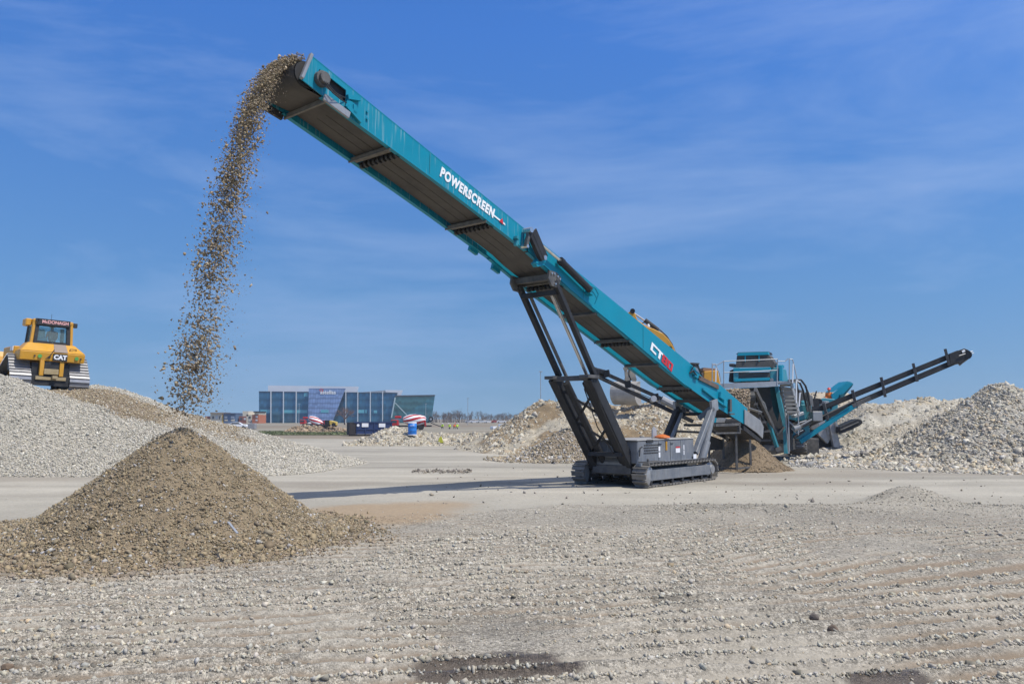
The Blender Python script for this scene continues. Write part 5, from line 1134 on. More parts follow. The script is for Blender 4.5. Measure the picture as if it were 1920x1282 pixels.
    b = MB(); b.bar(A(1512, 735, Y0 + 2), A(1520, 772, Y0 + 2), .10, .12); b.bar(A(1506, 735, Y0 + 2), A(1515, 772, Y0 + 2), .08, .1); b.each('mast_post', DARKD, root)
    b = MB(); poly(b, [(1485, 821), (1488, 806), (1516, 797), (1517, 822), (1516, 824)], Y0 + 2.4, BY * .5); b.build('side_panel', TEALD, root, bevel=.02)
    b = MB(); b.bar(A(1489, 820, Y0 + 2.3), A(1508, 806, Y0 + 2.3), .14, .14); b.build('panel_ram', BLACK, root)
    # the long conveyor to the right
    Yr = 42.5; cv = Yr
    def rail(b, p0, p1, a, c_): b.bar(A(*p0, Yr), A(*p1, Yr), a, c_); b.bar(A(*p0, Yr) + BY * .8, A(*p1, Yr) + BY * .8, a, c_)
    b = MB(); rail(b, (1478, 789.5), (1797, 660.5), .05, .23); b.each('conveyor_rail', DARK, root)
    b = MB(); rail(b, (1480, 808.5), (1790, 677.5), .05, .25); b.each('conveyor_rail', DARK, root)
    b = MB(); b.prism([A(1480, 789, Yr + .05), A(1800, 660, Yr + .05), A(1800, 660, Yr + .05) + BY * .7, A(1480, 789, Yr + .05) + BY * .7], V(0, 0, -.04)); b.build('conveyor_belt', BLACK, root)
    b = MB()
    for x, y0, y1 in ((1548, 768, 790), (1602, 744, 768), (1656, 720, 747), (1716, 694, 718), (1776, 667, 688)):
        b.bar(A(x - 4, y0 - 13, Yr - .06), A(x + 4, y1 - 3, Yr - .06), .14, .24, BY)
    b.each('conveyor_bracket', DARKD, root)
    b = MB(); b.path([A(1504, 806, Yr - .05), A(1600, 762, Yr - .05), A(1640, 745, Yr - .05), A(1720, 710, Yr - .05), A(1803, 677, Yr - .05)], .022, 6); b.build('tie_rod', DARK, root)
    b = MB(); poly(b, [(1780, 667), (1782, 662), (1808, 653), (1816, 656), (1820, 664), (1817, 671), (1806, 679), (1800, 684), (1797, 680), (1782, 684)], Yr - .15, BY * 1.1); ho = b.build('conveyor_head', DARK, root, bevel=.02)
    b = MB(); b.tube(A(1813, 665, Yr - .2), A(1813, 665, Yr + 1.0), .24, 18); b.build('conveyor_drum', BLACK, root)
    b = MB(); b.prism([A(x, y, Yr - .17) for x, y in ((1803, 657.5), (1808, 655), (1810.5, 658.5), (1805, 661.5))], -BY * .015); b.build('notice_plate', WHITE, ho)
    b = MB(); b.path([A(1798, 667, Yr - .22), A(1810, 663, Yr - .22)], .03, 6); b.path([A(1815, 660, Yr - .2), A(1824, 658.5, Yr - .2)], .02, 5); b.path([A(1816, 664, Yr - .2), A(1826, 661.5, Yr - .2)], .018, 5); b.path([A(1814, 667, Yr - .2), A(1821, 665, Yr - .2)], .02, 5); b.each('head_fitting', WORN, ho)
    b = MB(); b.bar(A(1500, 828, Yr - .1), A(1606, 758, Yr - .1), .16, .24); b.bar(A(1500, 828, Yr + .8), A(1606, 758, Yr + .8), .16, .24); b.each('conveyor_brace', TEAL, root, bevel=.015)
    b = MB(); b.bar(A(1598, 761, Yr - .12), A(1632, 746, Yr - .12), .14, .2); b.build('brace_joint', DARKD, root)
    b = MB(); b.tube(A(1494, 805, Yr - .3), A(1528, 788, Yr - .3), .06, 10); b.tube(A(1522, 790, Yr - .3), A(1600, 752, Yr - .3), .04, 8); b.each('lift_ram', DARKD, root)
    # the short conveyor reaching left behind the stacker
    Yl = 43.0
    b = MB()
    for dy in (0, .8): b.bar(A(1292, 770, Yl) + unit(V(.15, .99, 0)) * dy, A(1113, 690, Yl) + unit(V(.15, .99, 0)) * dy, .06, .17)
    b.each('conveyor_rail', DARK, root)
    b = MB()
    for dy in (0, .8): b.bar(A(1300, 790, Yl) + unit(V(.15, .99, 0)) * dy, A(1116, 703, Yl) + unit(V(.15, .99, 0)) * dy, .06, .19)
    b.each('conveyor_rail', DARK, root)
    b = MB(); b.prism([A(1114, 692, Yl + .05), A(1300, 775, Yl + .05), A(1300, 775, Yl + .05) + BY * .7, A(1114, 692, Yl + .05) + BY * .7], V(0, 0, -.04)); b.build('conveyor_belt', BLACK, root)
    b = MB()
    for x, y in ((1178, 723), (1138, 703), (1230, 747), (1280, 770)): b.bar(A(x - 2, y - 9, Yl - .06), A(x + 1, y + 4, Yl - .06), .34, .12, BY)
    b.each('conveyor_bracket', DARK, root)
    b = MB(); poly(b, [(1109, 688), (1124, 692), (1122, 708), (1108, 702)], Yl - .1, BY * 1.0); b.build('conveyor_head', DARK, root, bevel=.02)
    b = MB(); b.path([A(1122, 708, Yl - .1), A(1218, 745, Yl - .1)], .02, 5); b.build('tie_rod', DARK, root)
    b = MB(); b.tube(A(1226, 747, Yl - .3), A(1222, 750, Yl + .1), .17, 12); b.tube(A(1240, 748, Yl), A(1270, 764, Yl), .2, 10); b.each('lift_ram', WORN, root)
    b = MB(); b.bar(A(1290, 752, Yl - .1), A(1392, 822, Yl - .1), .14, .22); b.build('conveyor_brace', TEAL, root); b = MB(); b.bar(A(1330, 806, Yl), A(1380, 830, Yl), .5, .1); b.bar(A(1262, 808, Yl - .1), A(1330, 811, Yl), .08, .12); b.each('conveyor_brace', DARK, root)
screener()
def fines():
    r = np.random.default_rng(13); N = 2600
    f = r.random(N); g_ = r.random(N)
    px = 1362 + g_ * 44 - 4 * f + 6 * f * (g_ - .5); py = 729.5 + 46 * f ** 1.1 + 2 * r.random(N)
    P = np.array([A(a, b_, 37.3 - .9 * c_ ** .7 + .25 * d_) for a, b_, c_, d_ in zip(px, py, f, r.random(N))])
    base = A(1385, 750, 37); s = (.075 * np.exp(r.normal(0, .4, N))).clip(.03, .18)
    o = stones('falling_fines', P - base, s, mixc((.30, .235, .165), N, .22, .05, r), STONE, None, 'octa', .85, 14); o.location = tuple(base)
    tag(o, 'brown stone dropping from the screening plant into the conveyor tail', 'falling gravel', kind='stuff')
fines()
# ------------------------------------------------------------------ the crusher behind it
def crusher():
    Y = 57.0; BY = V(0, 1, 0); q = A(1550, G(Y), Y); root = thing('crusher', V(q[0], Y, 0), 'tracked teal crusher partly hidden behind the screening plant', 'crusher')
    b = MB(); poly(b, [(1536, 752), (1540, 748), (1572, 750), (1570, 790), (1566, 812), (1545, 812)], Y, BY * 4); poly(b, [(1541, 749), (1546, 746), (1566, 748), (1569, 757), (1541, 757)], Y - .3, BY * .5); b.each('crusher_body', TEALD, root, bevel=.04)
    b = MB()
    for x, y in ((1558, 765), (1559, 776), (1557, 782), (1552, 786), (1565, 770), (1566, 781)): b.tube(A(x, y, Y - .05), A(x, y, Y), .07, 10)
    b.each('bolt_head', DARK, root)
    b = MB(); poly(b, [(1518, 768), (1520, 748), (1534, 746), (1538, 766), (1532, 772)], Y - 2, BY * 2); b.tube(A(1536, 752, Y - 2), A(1536, 752, Y - .8), .2, 12); poly(b, [(1512, 850), (1512, 785), (1560, 785), (1568, 846)], Y + .3, BY * 4); b.each('engine_block', DARK, root, bevel=.03)
    b = MB(); b.bar(A(1524, 756, Y - 2.1), A(1531, 733, Y - 2.1), .12, .06); b.build('exhaust_stack', DARK, root)
    b = MB(); b.bar(A(1540, 762, Y - .6), A(1549, 760, Y - .6), .4, .3); b.tube(A(1546, 752, Y - .4), A(1546, 758, Y - .4), .3, 12); b.each('drive_unit', WORN, root, bevel=.02)
    b = MB(); poly(b, [(1554, 792), (1566, 788), (1576, 836), (1572, 840), (1564, 838)], Y - .4, BY * .4); poly(b, [(1549, 795), (1556, 790), (1558, 812), (1552, 816)], Y - .2, BY * .6); poly(b, [(1530, 790), (1545, 786), (1560, 818), (1552, 832), (1535, 815)], Y - .1, BY * .5); b.each('support_leg', WORN, root, bevel=.02)
    b = MB(); b.bar(A(1566, 790, Y - .5), A(1577, 815, Y - .5), .1, .12); b.build('link_arm', WORN, root)
    q = A(1546, G(60.5), 60.5); q[2] = .02; crawler(root, q, V(0, 1, 0), V(1, 0, 0), 4.4, .78, .85, (SHOE, DARKD, WORN), nshoe=40)
    b = MB(); poly(b, [(1559, 740), (1588, 716.5), (1597, 717), (1600, 719), (1578, 742), (1562, 752)], Y + 1, BY * .12); poly(b, [(1562, 735), (1589, 714.5), (1597, 716), (1588, 719)], Y + 1.2, BY * 1.6); b.each('feed_hopper', TEAL, root, bevel=.01)
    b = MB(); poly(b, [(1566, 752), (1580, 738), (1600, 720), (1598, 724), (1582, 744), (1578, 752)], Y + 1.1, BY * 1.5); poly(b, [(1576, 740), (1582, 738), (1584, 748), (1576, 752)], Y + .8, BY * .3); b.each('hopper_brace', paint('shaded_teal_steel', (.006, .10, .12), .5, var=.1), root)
    b = MB(); poly(b, [(1574, 800), (1608, 785), (1616, 787), (1618, 793), (1612, 798), (1580, 812), (1574, 812)], Y - 1, BY * 1.0); b.build('side_conveyor', DARK, root, bevel=.03)
    b = MB(); b.path([A(1576, 806, Y - 1.05), A(1610, 791, Y - 1.05)], .05, 6); b.path([A(1572, 812, Y - .9), A(1600, 803, Y - .9)], .06, 6); b.build('conveyor_edge', DARKD, root)
    person(A(1556, 775, Y + 1.6), 1.78, math.radians(-110), 'worker in orange vest and red helmet standing on the crusher', ORANGE, HATR, 'stand')
    b = MB(); poly(b, [(1542, 776), (1575, 776), (1575, 778), (1542, 778)], Y + 1.0, BY * 1.4); b.build('walkway', GALV, root)
crusher()
# ------------------------------------------------------------------ the excavator behind the boom
def excavator():
    Y = 59.0; BY = V(0, 1, 0); bz = float(mound_z(np.array([A(1310, 740, 60)[0]]), np.array([60.0]))[0])
    root = thing('excavator', V(A(1310, 740, 60)[0], 60, bz), 'yellow tracked excavator behind the boom, its grey bucket resting on the rubble', 'excavator')
    b = MB(); poly(b, [(1174, 588), (1182, 583.5), (1189, 584), (1196, 601), (1198, 640), (1192, 692), (1176, 692), (1180, 640)], Y - 2.6, BY * .7); b.build('stick', YEL, root, bevel=.03)
    bo = MB(); up = [(1196, 600), (1213, 612), (1226, 616.5), (1243, 625), (1254, 636), (1262, 648), (1268, 662), (1285, 705)]; lo = [(1272, 712), (1256, 672), (1240, 657), (1222, 640), (1206, 626), (1192, 612)]
    poly(bo, up + lo, Y - 2.8, BY * .9); bm_ = bo.build('boom', YEL, root, bevel=.04)
    M = frame(A(1229, 630, Y - 2.83), unit(A(1243, 643, Y) - A(1215, 619, Y)), unit(np.cross(-BY, unit(A(1243, 643, Y) - A(1215, 619, Y)))), -BY)
    b = MB(); b.path([A(1190, 588, Y - 2.4), A(1212, 603, Y - 2.4)], .07, 8); b.build('stick_ram_rod', CHROME, root); b = MB(); b.tube(A(1209, 600, Y - 2.4), A(1234, 619, Y - 2.4), .17, 12); b.build('stick_ram', BLACK, root); b = MB(); b.tube(A(1186, 583, Y - 2.7), A(1186, 583, Y - 1.8), .18, 12); b.tube(A(1194, 606, Y - 2.9), A(1194, 606, Y - 1.8), .16, 12); b.tube(A(1256, 653, Y - 2.95), A(1256, 653, Y - 2.7), .16, 10); b.each('boom_pin', DARK, root)
    b = MB(); b.path([A(x, y, Y - 2.3) for x, y in ((1228, 614), (1238, 619), (1250, 630), (1260, 645), (1266, 660))], .05, 6); b.path([A(x, y, Y - 2.5) for x, y in ((1203, 606), (1210, 604), (1216, 611), (1234, 620), (1247, 630), (1258, 646))], .04, 6); b.build('hose', BLACK, root)
    b = MB(); b.tube(A(1214, 608, Y - 2.6), A(1216, 613, Y - 2.6), .12, 8); b.build('work_lamp', WHITE, root)
    # linkage and bucket
    DG = paint('dusty_linkage', (.27, .24, .19), .8, var=.3, dust=.4)
    b = MB(); poly(b, [(1171, 690), (1176, 688), (1178, 708), (1173, 709)], Y - 2.9, BY * .3); poly(b, [(1182, 690), (1190, 694), (1193, 710), (1184, 713), (1180, 700)], Y - 2.9, BY * .9); b.tube(A(1176, 711, Y - 3), A(1176, 711, Y - 1.8), .2, 12); b.tube(A(1189, 711, Y - 3), A(1189, 711, Y - 1.8), .18, 12); b.tube(A(1172, 691, Y - 3), A(1172, 691, Y - 1.8), .14, 12); b.each('bucket_link', DG, root)
    b = MB(); th = np.radians(np.linspace(80, 292, 16)); c0 = A(1174, 737, Y - 2.9); ax = unit(V(.80, -.55, -.03)); ux = unit(np.cross(ax, EZ)); ro = .88
    pr = [(ro * math.cos(t), ro * math.sin(t)) for t in th] + [((ro - .07) * math.cos(t), (ro - .07) * math.sin(t)) for t in th[::-1]]
    ring = lambda t: [c0 + ax * t - ux * x * .95 + EZ * y * .95 for x, y in pr]
    b.prism(ring(-.85), ax * 1.9); cap = [c0 + ax * 1.02 - ux * (ro - .06) * math.cos(t) * .95 + EZ * (ro - .06) * math.sin(t) * .95 for t in th]; b.prism(cap, ax * -.05); cap = [c0 + ax * -.82 - ux * (ro - .06) * math.cos(t) * .95 + EZ * (ro - .06) * math.sin(t) * .95 for t in th]; b.prism(cap, ax * .05)
    b.build('bucket', paint('worn_bucket_steel', (.36, .34, .31), .6, var=.25, dust=.5), root)
    # house
    b = MB(); poly(b, [(1318, 722), (1320, 696), (1346, 694), (1352, 724)], Y + .5, BY * 2.4); poly(b, [(1290, 740), (1290, 720), (1352, 720), (1352, 740)], Y + .2, BY * 2.8); b.each('counterweight', YEL, root, bevel=.05)
    b = MB(); poly(b, [(1318, 695), (1319, 689), (1343, 691), (1344, 697)], Y + .7, BY * 1.6); b.build('engine_deck', paint('rusty_deck', (.30, .17, .09), .7, var=.3), root)
    b = MB(); poly(b, [(1293, 722), (1292, 688), (1298, 681), (1309, 681), (1316, 700), (1316, 722)], Y - .2, BY * 1.5); cb = b.build('cab', BLACK, root, bevel=.03)
    b = MB(); poly(b, [(1300, 700), (1299, 687), (1307, 687), (1312, 700)], Y - .23, BY * .02); b.build('cab_window', paint('sky_tinted_glass', (.25, .33, .4), .08, var=.05), cb)
    b = MB(); poly(b, [(1290, 681.5), (1296, 679.5), (1312, 680.5), (1311, 683)], Y - .3, BY * 1.8); b.build('cab_roof', DARKD, root)
    for dx in (-1.6, 1.1):
        q = A(1316, 745, Y + .8); q = V(q[0] + dx - .2, Y - .6, bz - .35); crawler(root, q, V(0, 1, 0), V(1, 0, 0), 4.0, .6, .9, (SHOE, YEL, DARK), nshoe=36)
excavator()

# ------------------------------------------------------------------ the glass offices and the town beyond
def glass_office():
    Y = 430.0; BY = V(-.14, 1, 0); q = A(650, 793, Y); root = thing('office_building', V(q[0], Y, 0), 'long blue glass office building with white roof and slanted front', 'building')
    g0 = G(Y) + .3
    GA = glass_wall('dark_blue_glazing', (.055, .165, .26), (.05, .13, .20), 1.6, 2.05, .10, .45); GB = glass_wall('pale_blue_glazing', (.34, .40, .46), (.20, .26, .32), 1.35, 1.3, .12, .6); GC = glass_wall('dark_teal_glazing', (.045, .14, .17), (.05, .15, .17), 1.4, 1.7, .08, .3)
    b = MB(); poly(b, [(485.5, 734), (579, 734), (579, g0), (485.5, g0)], Y, BY * 40); b.build('glass_wall', GA, root)
    b = MB(); poly(b, [(579, 735), (744, 736.5), (744, g0), (579, g0)], Y + .4, BY * 40); b.build('glass_wall', GA, root)
    b = MB()
    for px in (508, 531.5, 555.5, 648.5, 671, 694.5, 717.5): b.bar(A(px, 733.2, Y - .6), A(px - .2, g0, Y - .6), .42, 1.0, BY)
    b.each('white_fin', paint('pale_fin', (.55, .58, .6), .5), root)
    b = MB(); poly(b, [(485, 733.2), (745, 736), (745, 736.8), (485, 734.2)], Y - .3, BY * 40); b.build('roof_edge', paint('dark_coping', (.06, .07, .08), .6), root)
    WR = paint('white_roof_panel', (.68, .69, .70), .6, var=.04, scale=.2)
    b = MB(); poly(b, [(502.5, 722.5), (671.5, 724.5), (668, 735), (502.5, 734.5)], Y + 5, BY * 8); b.build('roof_screen', WR, root)
    b = MB(); poly(b, [(672, 735.5), (722, 731.5), (724, 736)], Y + 2, BY * 20); b.build('roof_wedge', paint('grey_roof_metal', (.33, .35, .37), .6), root)
    b = MB(); poly(b, [(723, 731), (755.5, 731.2), (751.5, 742), (744.5, 742), (746, 736), (723, 735.2)], Y + 1, BY * 4); b.build('roof_frame', WR, root)
    b = MB(); c = [A(579, 728, Y - 2), A(648, 728, Y - 2), A(624.5, 788.5, Y - 6.5), A(577.5, 788.5, Y - 6.5)]; b.prism(c, BY * 3); pnl = b.build('slanted_front', GB, root)
    b = MB(); poly(b, [(590, 788), (625, 788), (625, g0), (590, g0)], Y - .4, BY * .5); b.build('entrance', paint('dark_entrance', (.03, .04, .05), .3), root)
    b = MB(); c = [A(741, 742, Y - 4), A(815.5, 741, Y + 6), A(809, 787, Y + 5), A(808.5, G(Y + 5), Y + 5), A(733, G(Y - 4), Y - 4)]; b.prism(c, BY * 25); b.build('glass_wing', GC, root)
    b = MB(); b.prism([A(741, 741, Y - 4.2), A(816, 740, Y + 5.8), A(815.6, 742, Y + 5.8), A(741, 743, Y - 4.2)], BY * 25); b.build('roof_edge', paint('dark_coping_b', (.05, .05, .055), .6), root)
    b = MB(); b.bar(A(741, 745, Y - 4.6), A(734, 783, Y - 4.6), .7, .3, BY); b.bar(A(741, 755, Y - 4.6), A(764, 779, Y - 2), .55, .3, BY); b.each('wing_trim_and_reflection', paint('pale_trim_and_reflection', (.35, .45, .47), .5), root)  # edge trim, plus a diagonal reflection modelled as a pale bar
    LIT = paint('lit_floor_glazing', (.12, .38, .46), .15, var=.1)
    b = MB()
    for x0, x1, y0, y1 in ((601.5, 616, 768, 773.5), (570, 577, 736, 743), (671.8, 683, 768, 774), (685, 688, 768, 774), (701, 707, 769, 774), (488, 506, 768, 774), (533, 553, 768.5, 774), (557, 576, 768.5, 774)):
        yy = Y - (5.6 if 590 < x0 < 640 else .05); poly(b, [(x0, y0), (x1, y0), (x1, y1), (x0, y1)], yy, BY * .04)
    b.each('lit_window', LIT, root)
    z = A(614.5, 735.5, Y - 6.2)
    text_mesh('lettering', 'astellas', 2.9, WHITE, frame(A(615, 735.4, Y - 3.1), V(1, 0, 0), V(0, 0, 1), V(0, -1, 0)), root, bold=.05, depth=.05)
    b = MB(); c0 = A(602.6, 731.6, Y - 3.0)
    for k in range(5):
        a = k * 2 * math.pi / 5 + .5; d = V(math.cos(a), 0, math.sin(a)); e = V(-d[2], 0, d[0]); b.prism([c0 + d * .25, c0 + d * .9 + e * .34, c0 + d * 1.25, c0 + d * .9 - e * .34], BY * -.08)
    b.build('logo', RED, root)
glass_office()
def lowrise(label, boxes, Y):
    xs = [b_[0] for b_ in boxes] + [b_[1] for b_ in boxes]; q = A(sum(xs) / len(xs), 790, Y); root = thing('town_building', V(q[0], Y, 0), label, 'building')
    BY = V(0, 1, 0)
    for x0, x1, y0, y1, m, nm in boxes: b = MB(); poly(b, [(x0, y0), (x1, y0), (x1, y1), (x0, y1)], Y - (1.0 if nm in ('roof_cap', 'canopy') else .15 if nm == 'window' else 0), BY * (.12 if nm == 'window' else 12)); b.build(nm, m, root)
CREAM = paint('cream_wall', (.60, .54, .42), .8, var=.05, scale=.3); BRICK = paint('red_brick', (.26, .10, .07), .9, var=.15, scale=.6); ORB = paint('orange_brick', (.42, .14, .07), .9, var=.12, scale=.6); NAVY = paint('slate_blue_cladding', (.10, .16, .26), .7, var=.08, scale=.4); OCH = paint('ochre_wall', (.55, .36, .08), .8, var=.05); TAUPE = paint('taupe_cornice', (.25, .21, .17), .8); WIN = paint('dark_pane', (.06, .07, .08), .25); PAL = paint('pale_pane', (.5, .52, .52), .3)
e_ = G(400) + .4
lowrise('cream and brick low building with taupe cornice far left of the glass offices', [(384, 394.5, 780, e_, BRICK, 'side_wing'), (394.5, 416, 775, e_, CREAM, 'wall'), (416, 418.5, 778, e_, OCH, 'corner_pier'), (394, 416.5, 772.8, 775.2, TAUPE, 'roof_cap'), (398, 401, 780, 785, WIN, 'window'), (404, 408, 779, 785, PAL, 'window'), (411, 413, 780, 786, WIN, 'window')], 400)
lowrise('slate blue low building with flat dark cap beside the cream one', [(419.5, 443, 776, e_, NAVY, 'wall'), (419, 441, 774, 776.2, paint('navy_cap', (.04, .06, .12), .6), 'roof_cap'), (421, 426, 780, 784, PAL, 'window'), (433, 439, 780, 784, PAL, 'window'), (421, 427, 786, 789, CREAM, 'window'), (433, 440, 786, 789, CREAM, 'window')], 400)
lowrise('brick and cream low building with pale roof tower', [(448, 462, 780, e_, BRICK, 'side_wing'), (462, 472.5, 777, e_, CREAM, 'wall'), (455, 465.5, 770.5, 780, CREAM, 'roof_tower'), (450, 454, 783, 787, WIN, 'window'), (457, 461, 783, 787, PAL, 'window'), (466, 470, 780, 784, WIN, 'window'), (466, 471, 786, 790, PAL, 'window')], 402)
lowrise('orange brick corner building next to the left end of the glass offices', [(472.8, 485, 777, e_, ORB, 'wall'), (475, 485.4, 770.8, 773, DARK, 'roof_cap'), (477, 485, 773, 777.5, CREAM, 'upper_wall'), (479, 483, 779.5, 783, PAL, 'window'), (479, 483, 786, 789, PAL, 'window')], 398)
# --- cars, trucks and site kit
def car(base, L_, label, col, face=0.0, pickup=False, group=None, cat='car'):
    root = thing('parked_car' if not pickup else 'pickup_truck', base, label, cat, group); c, s = math.cos(face), math.sin(face); X = V(c, s, 0); Yv = V(-s, c, 0); k = L_ / 4.6; base = np.asarray(base)
    P = lambda x, y, z: base + X * x * k + Yv * y * k + EZ * z * k
    m = paint('car_paint', col, .3, var=.03)
    b = MB(); pr = [(-2.3, .35), (2.3, .35), (2.3, .75), (2.1, .92), (1.1, 1.0), (-2.2, 1.02), (-2.3, .8)]; b.prism([P(x, -.88, z) for x, z in pr], Yv * 1.76 * k); b.build('body', m, root, bevel=.06 * k)
    cb = [(-.2, 1.0), (1.1, 1.0), (.5, 1.5), (-.1, 1.55)] if pickup else [(-2.0, 1.0), (1.1, 1.0), (.35, 1.5), (-1.3, 1.52)]
    b = MB(); b.prism([P(x, -.78, z) for x, z in cb], Yv * 1.56 * k); b.build('cabin', m, root, bevel=.05 * k)
    gl = [(x * .93 + .02, 1.02 + (z - 1.0) * .84) for x, z in cb]
    b = MB(); b.prism([P(x, -.80, z) for x, z in gl], Yv * 1.60 * k); b.build('window', WIN, root)
    b = MB()
    for x in (-1.45, 1.45):
        for y in (-.9, .72): b.tube(P(x, y, .34), P(x, y + .18, .34), .34 * k, 14)
    b.each('wheel', BLACK, root)
    return root
def on(px, Y): q = A(px, G(Y), Y); q[2] = 0.02; return q
car(on(446, 182), 4.3, 'white car parked beyond the end of the white stockpile', (.75, .76, .78), .1)
car(on(938, 150), 3.6, 'white pickup partly hidden by the left foot of the rubble mound', (.75, .76, .77), .45, True, cat='pickup')
k_ = [(889, 'white car second from left in the far road traffic', (.7, .7, .72)), (903, 'pale car ahead of the red one on the far road', (.6, .62, .62)), (917, 'white van in front of the woods on the far road', (.75, .75, .75)), (930, 'red car on the far road before the bare woods', (.35, .05, .04)), (940, 'white car at the right end of the far road', (.72, .72, .72)), (880, 'grey car leading at the left of the far road', (.4, .41, .43))]
for px, lab, col in k_:
    q = on(px, 410); q[2] = .1; car(q, 4.8, lab, col, .05, group='cars on the far road')
b = MB(); q = on(473, 172); b.box(q + V(0, 0, .62), (1.5, 1.4, 1.24)); o = b.build('stone_crate', paint('grey_crate', (.27, .27, .28), .9, var=.2, scale=3), loc=q, bevel=.08); tag(o, 'grey square crate beside the white car', 'crate')
def dumpster():
    p0, p1 = A(654, 817, 103), A(735, 816.5, 105); p0[2] = p1[2] = 0; X = unit(p1 - p0); Yv = V(-X[1], X[0], 0); Ln = np.linalg.norm(p1 - p0); root = thing('dumpster', p0, 'navy roll off dumpster behind the grey rubble berm', 'dumpster'); hgt = 1.75
    P = lambda x, y, z: p0 + X * x + Yv * y + EZ * z
    NB = paint('navy_steel', (.012, .035, .12), .45, var=.15, dust=.1, scale=1.5)
    b = MB(); b.hexa([P(.9, 0, .25), P(Ln, 0, .25), P(Ln, 2.3, .25), P(.9, 2.3, .25), P(.9, -.02, hgt), P(Ln, -.02, hgt), P(Ln, 2.32, hgt), P(.9, 2.32, hgt)]); b.build('bin', NB, root)
    b = MB(); b.bar(P(.6, -.06, hgt), P(Ln + .05, -.06, hgt), .12, .14); b.bar(P(.9, -.05, .88), P(Ln, -.05, .88), .10, .12); b.each('rim', NB, root)
    b = MB()
    for k in range(5): b.bar(P(1.0 + k * (Ln - 1.1) / 4, -.05, .2), P(1.0 + k * (Ln - 1.1) / 4, -.05, hgt), .09, .10, X)
    b.each('rib', NB, root)
    b = MB(); b.box(P(.45, 1.0, .95), (.8, 2.1, 1.6), X, Yv, EZ); b.build('end_gate', paint('dark_gate', (.03, .025, .025), .7, var=.3), root); b = MB(); b.bar(P(0, .1, .12), P(Ln, .1, .12), .2, .2); b.build('skid_rail', DARK, root)
    b = MB(); b.box(P(2.05, -.10, 1.40), (.85, .03, .48), X, Yv, EZ); b.box(P(4.25, -.10, 1.36), (.85, .03, .48), X, Yv, EZ); b.tube(P(1.15, -.11, 1.38), P(1.15, -.07, 1.38), .17, 14); b.each('placard', WHITE, root)
dumpster()
def barrel():
    q = A(773, 814.5, 68.5); z = .55; q = V(q[0], 68.5, z + .28); root = thing('blue_barrel', q, 'bright blue plastic barrel with white rim standing on the rubble berm', 'barrel')
    b = MB(); b.lathe(q, EZ, [(.35, 0), (.37, .08), (.37, .35), (.385, .38), (.37, .41), (.37, .68), (.385, .71), (.37, .74), (.36, 1.0)], 20); b.build('body', paint('blue_plastic', (.02, .19, .60), .45, var=.06, scale=3), root, smooth=True)
    b = MB(); b.lathe(q, EZ, [(.37, .99), (.375, 1.05), (.33, 1.09), (0, 1.09)], 20); b.lathe(q, EZ, [(.355, -.03), (.375, .0), (.375, .06), (.34, .06)], 20); b.each('rim', WHITE, root)
    b = MB()
    for k in range(6): b.box(q + V(-.12 + k * .06, -.375, .80), (.04, .02, .05))
    b.build('print', WHITE, root)
barrel()
def mixer(px, Y, flip, label, tilt, sc_=1.0, wheel=True):
    q = on(px, Y); f = -1 if flip else 1; root = thing('mixer_truck', q, label, 'mixer truck'); P = lambda x, y, z: q + V(f * x, y, z) * sc_
    RD = paint('truck_red', (.45, .02, .02), .4, var=.1)
    ax = unit(V(f * math.cos(tilt), 0, -math.sin(tilt))); o = P(-1.2, 0, 2.15 + .4 * math.sin(tilt) * 3); x = unit(np.cross(ax, V(0, 1, 0))); y = V(0, 1, 0)
    prof = [(.45, -.2), (.75, .2), (1.15, 1.2), (1.25, 2.2), (1.2, 3.4), (.95, 4.4), (.5, 4.7)]; n = 28; b = MB(); vs = []; 
    for i, (r, t) in enumerate(prof):
        for k in range(n): a = 2 * math.pi * k / n + t * .28; vs.append(o + (ax * t + x * r * math.cos(a) + y * r * math.sin(a)) * sc_)
    b.add(vs, [(i * n + k, i * n + (k + 1) % n, (i + 1) * n + (k + 1) % n, (i + 1) * n + k) for i in range(len(prof) - 1) for k in range(n)]); b.m = [(k // 2) % 2 for i in range(len(prof) - 1) for k in range(n)]
    b.build('drum', [WHITE, RD], root, smooth=True)
    b = MB(); b.box(P(.9, 0, .85), (7.6 * sc_, .9 * sc_, .3 * sc_)); b.build('chassis', DARK, root)
    b = MB(); b.box(P(-3.1, 0, 1.55), (1.5 * sc_, 2.2 * sc_, 1.3 * sc_)); b.build('cab', RD, root, bevel=.12 * sc_); b = MB(); b.box(P(-3.15, -.02, 1.8), (1.1 * sc_, 2.24 * sc_, .55 * sc_)); b.build('cab_window', WIN, root)
    b = MB(); b.box(P(-2.5, 0, 2.75), (1.3 * sc_, 1.2 * sc_, .5 * sc_)); b.build('hopper', RD, root, bevel=.1 * sc_); b = MB(); b.bar(P(3.5, -.6, .8), P(3.3, -.6, 2.0), .8 * sc_, .25 * sc_); b.build('rear_post', RD, root)
    b = MB()
    for xx in (-2.6, 1.2, 2.4):
        for yy in (-1.15, .85): b.tube(P(xx, yy, .52), P(xx, yy + .3, .52), .52 * sc_, 16)
    b.each('wheel', BLACK, root)
    if wheel:
        b = MB(); b.tube(P(4.6, -.9, 2.3), P(4.6, -.55, 2.3), .52 * sc_, 18); b.build('booster_wheel', BLACK, root); b = MB(); b.tube(P(4.6, -.96, 2.3), P(4.6, -.89, 2.3), .24 * sc_, 14); b.build('wheel_hub', GALV, root)
        b = MB(); b.bar(P(3.9, -.5, 1.6), P(4.6, -.5, 2.3), .25 * sc_, .25 * sc_); b.bar(P(4.6, -.5, 1.5), P(7.2, -.5, .55), .14 * sc_, .16 * sc_); b.each('booster_arm', DARK, root)
mixer(768, 158, False, 'red and white striped mixer truck with raised rear wheel behind the blue barrel', .05, .92)
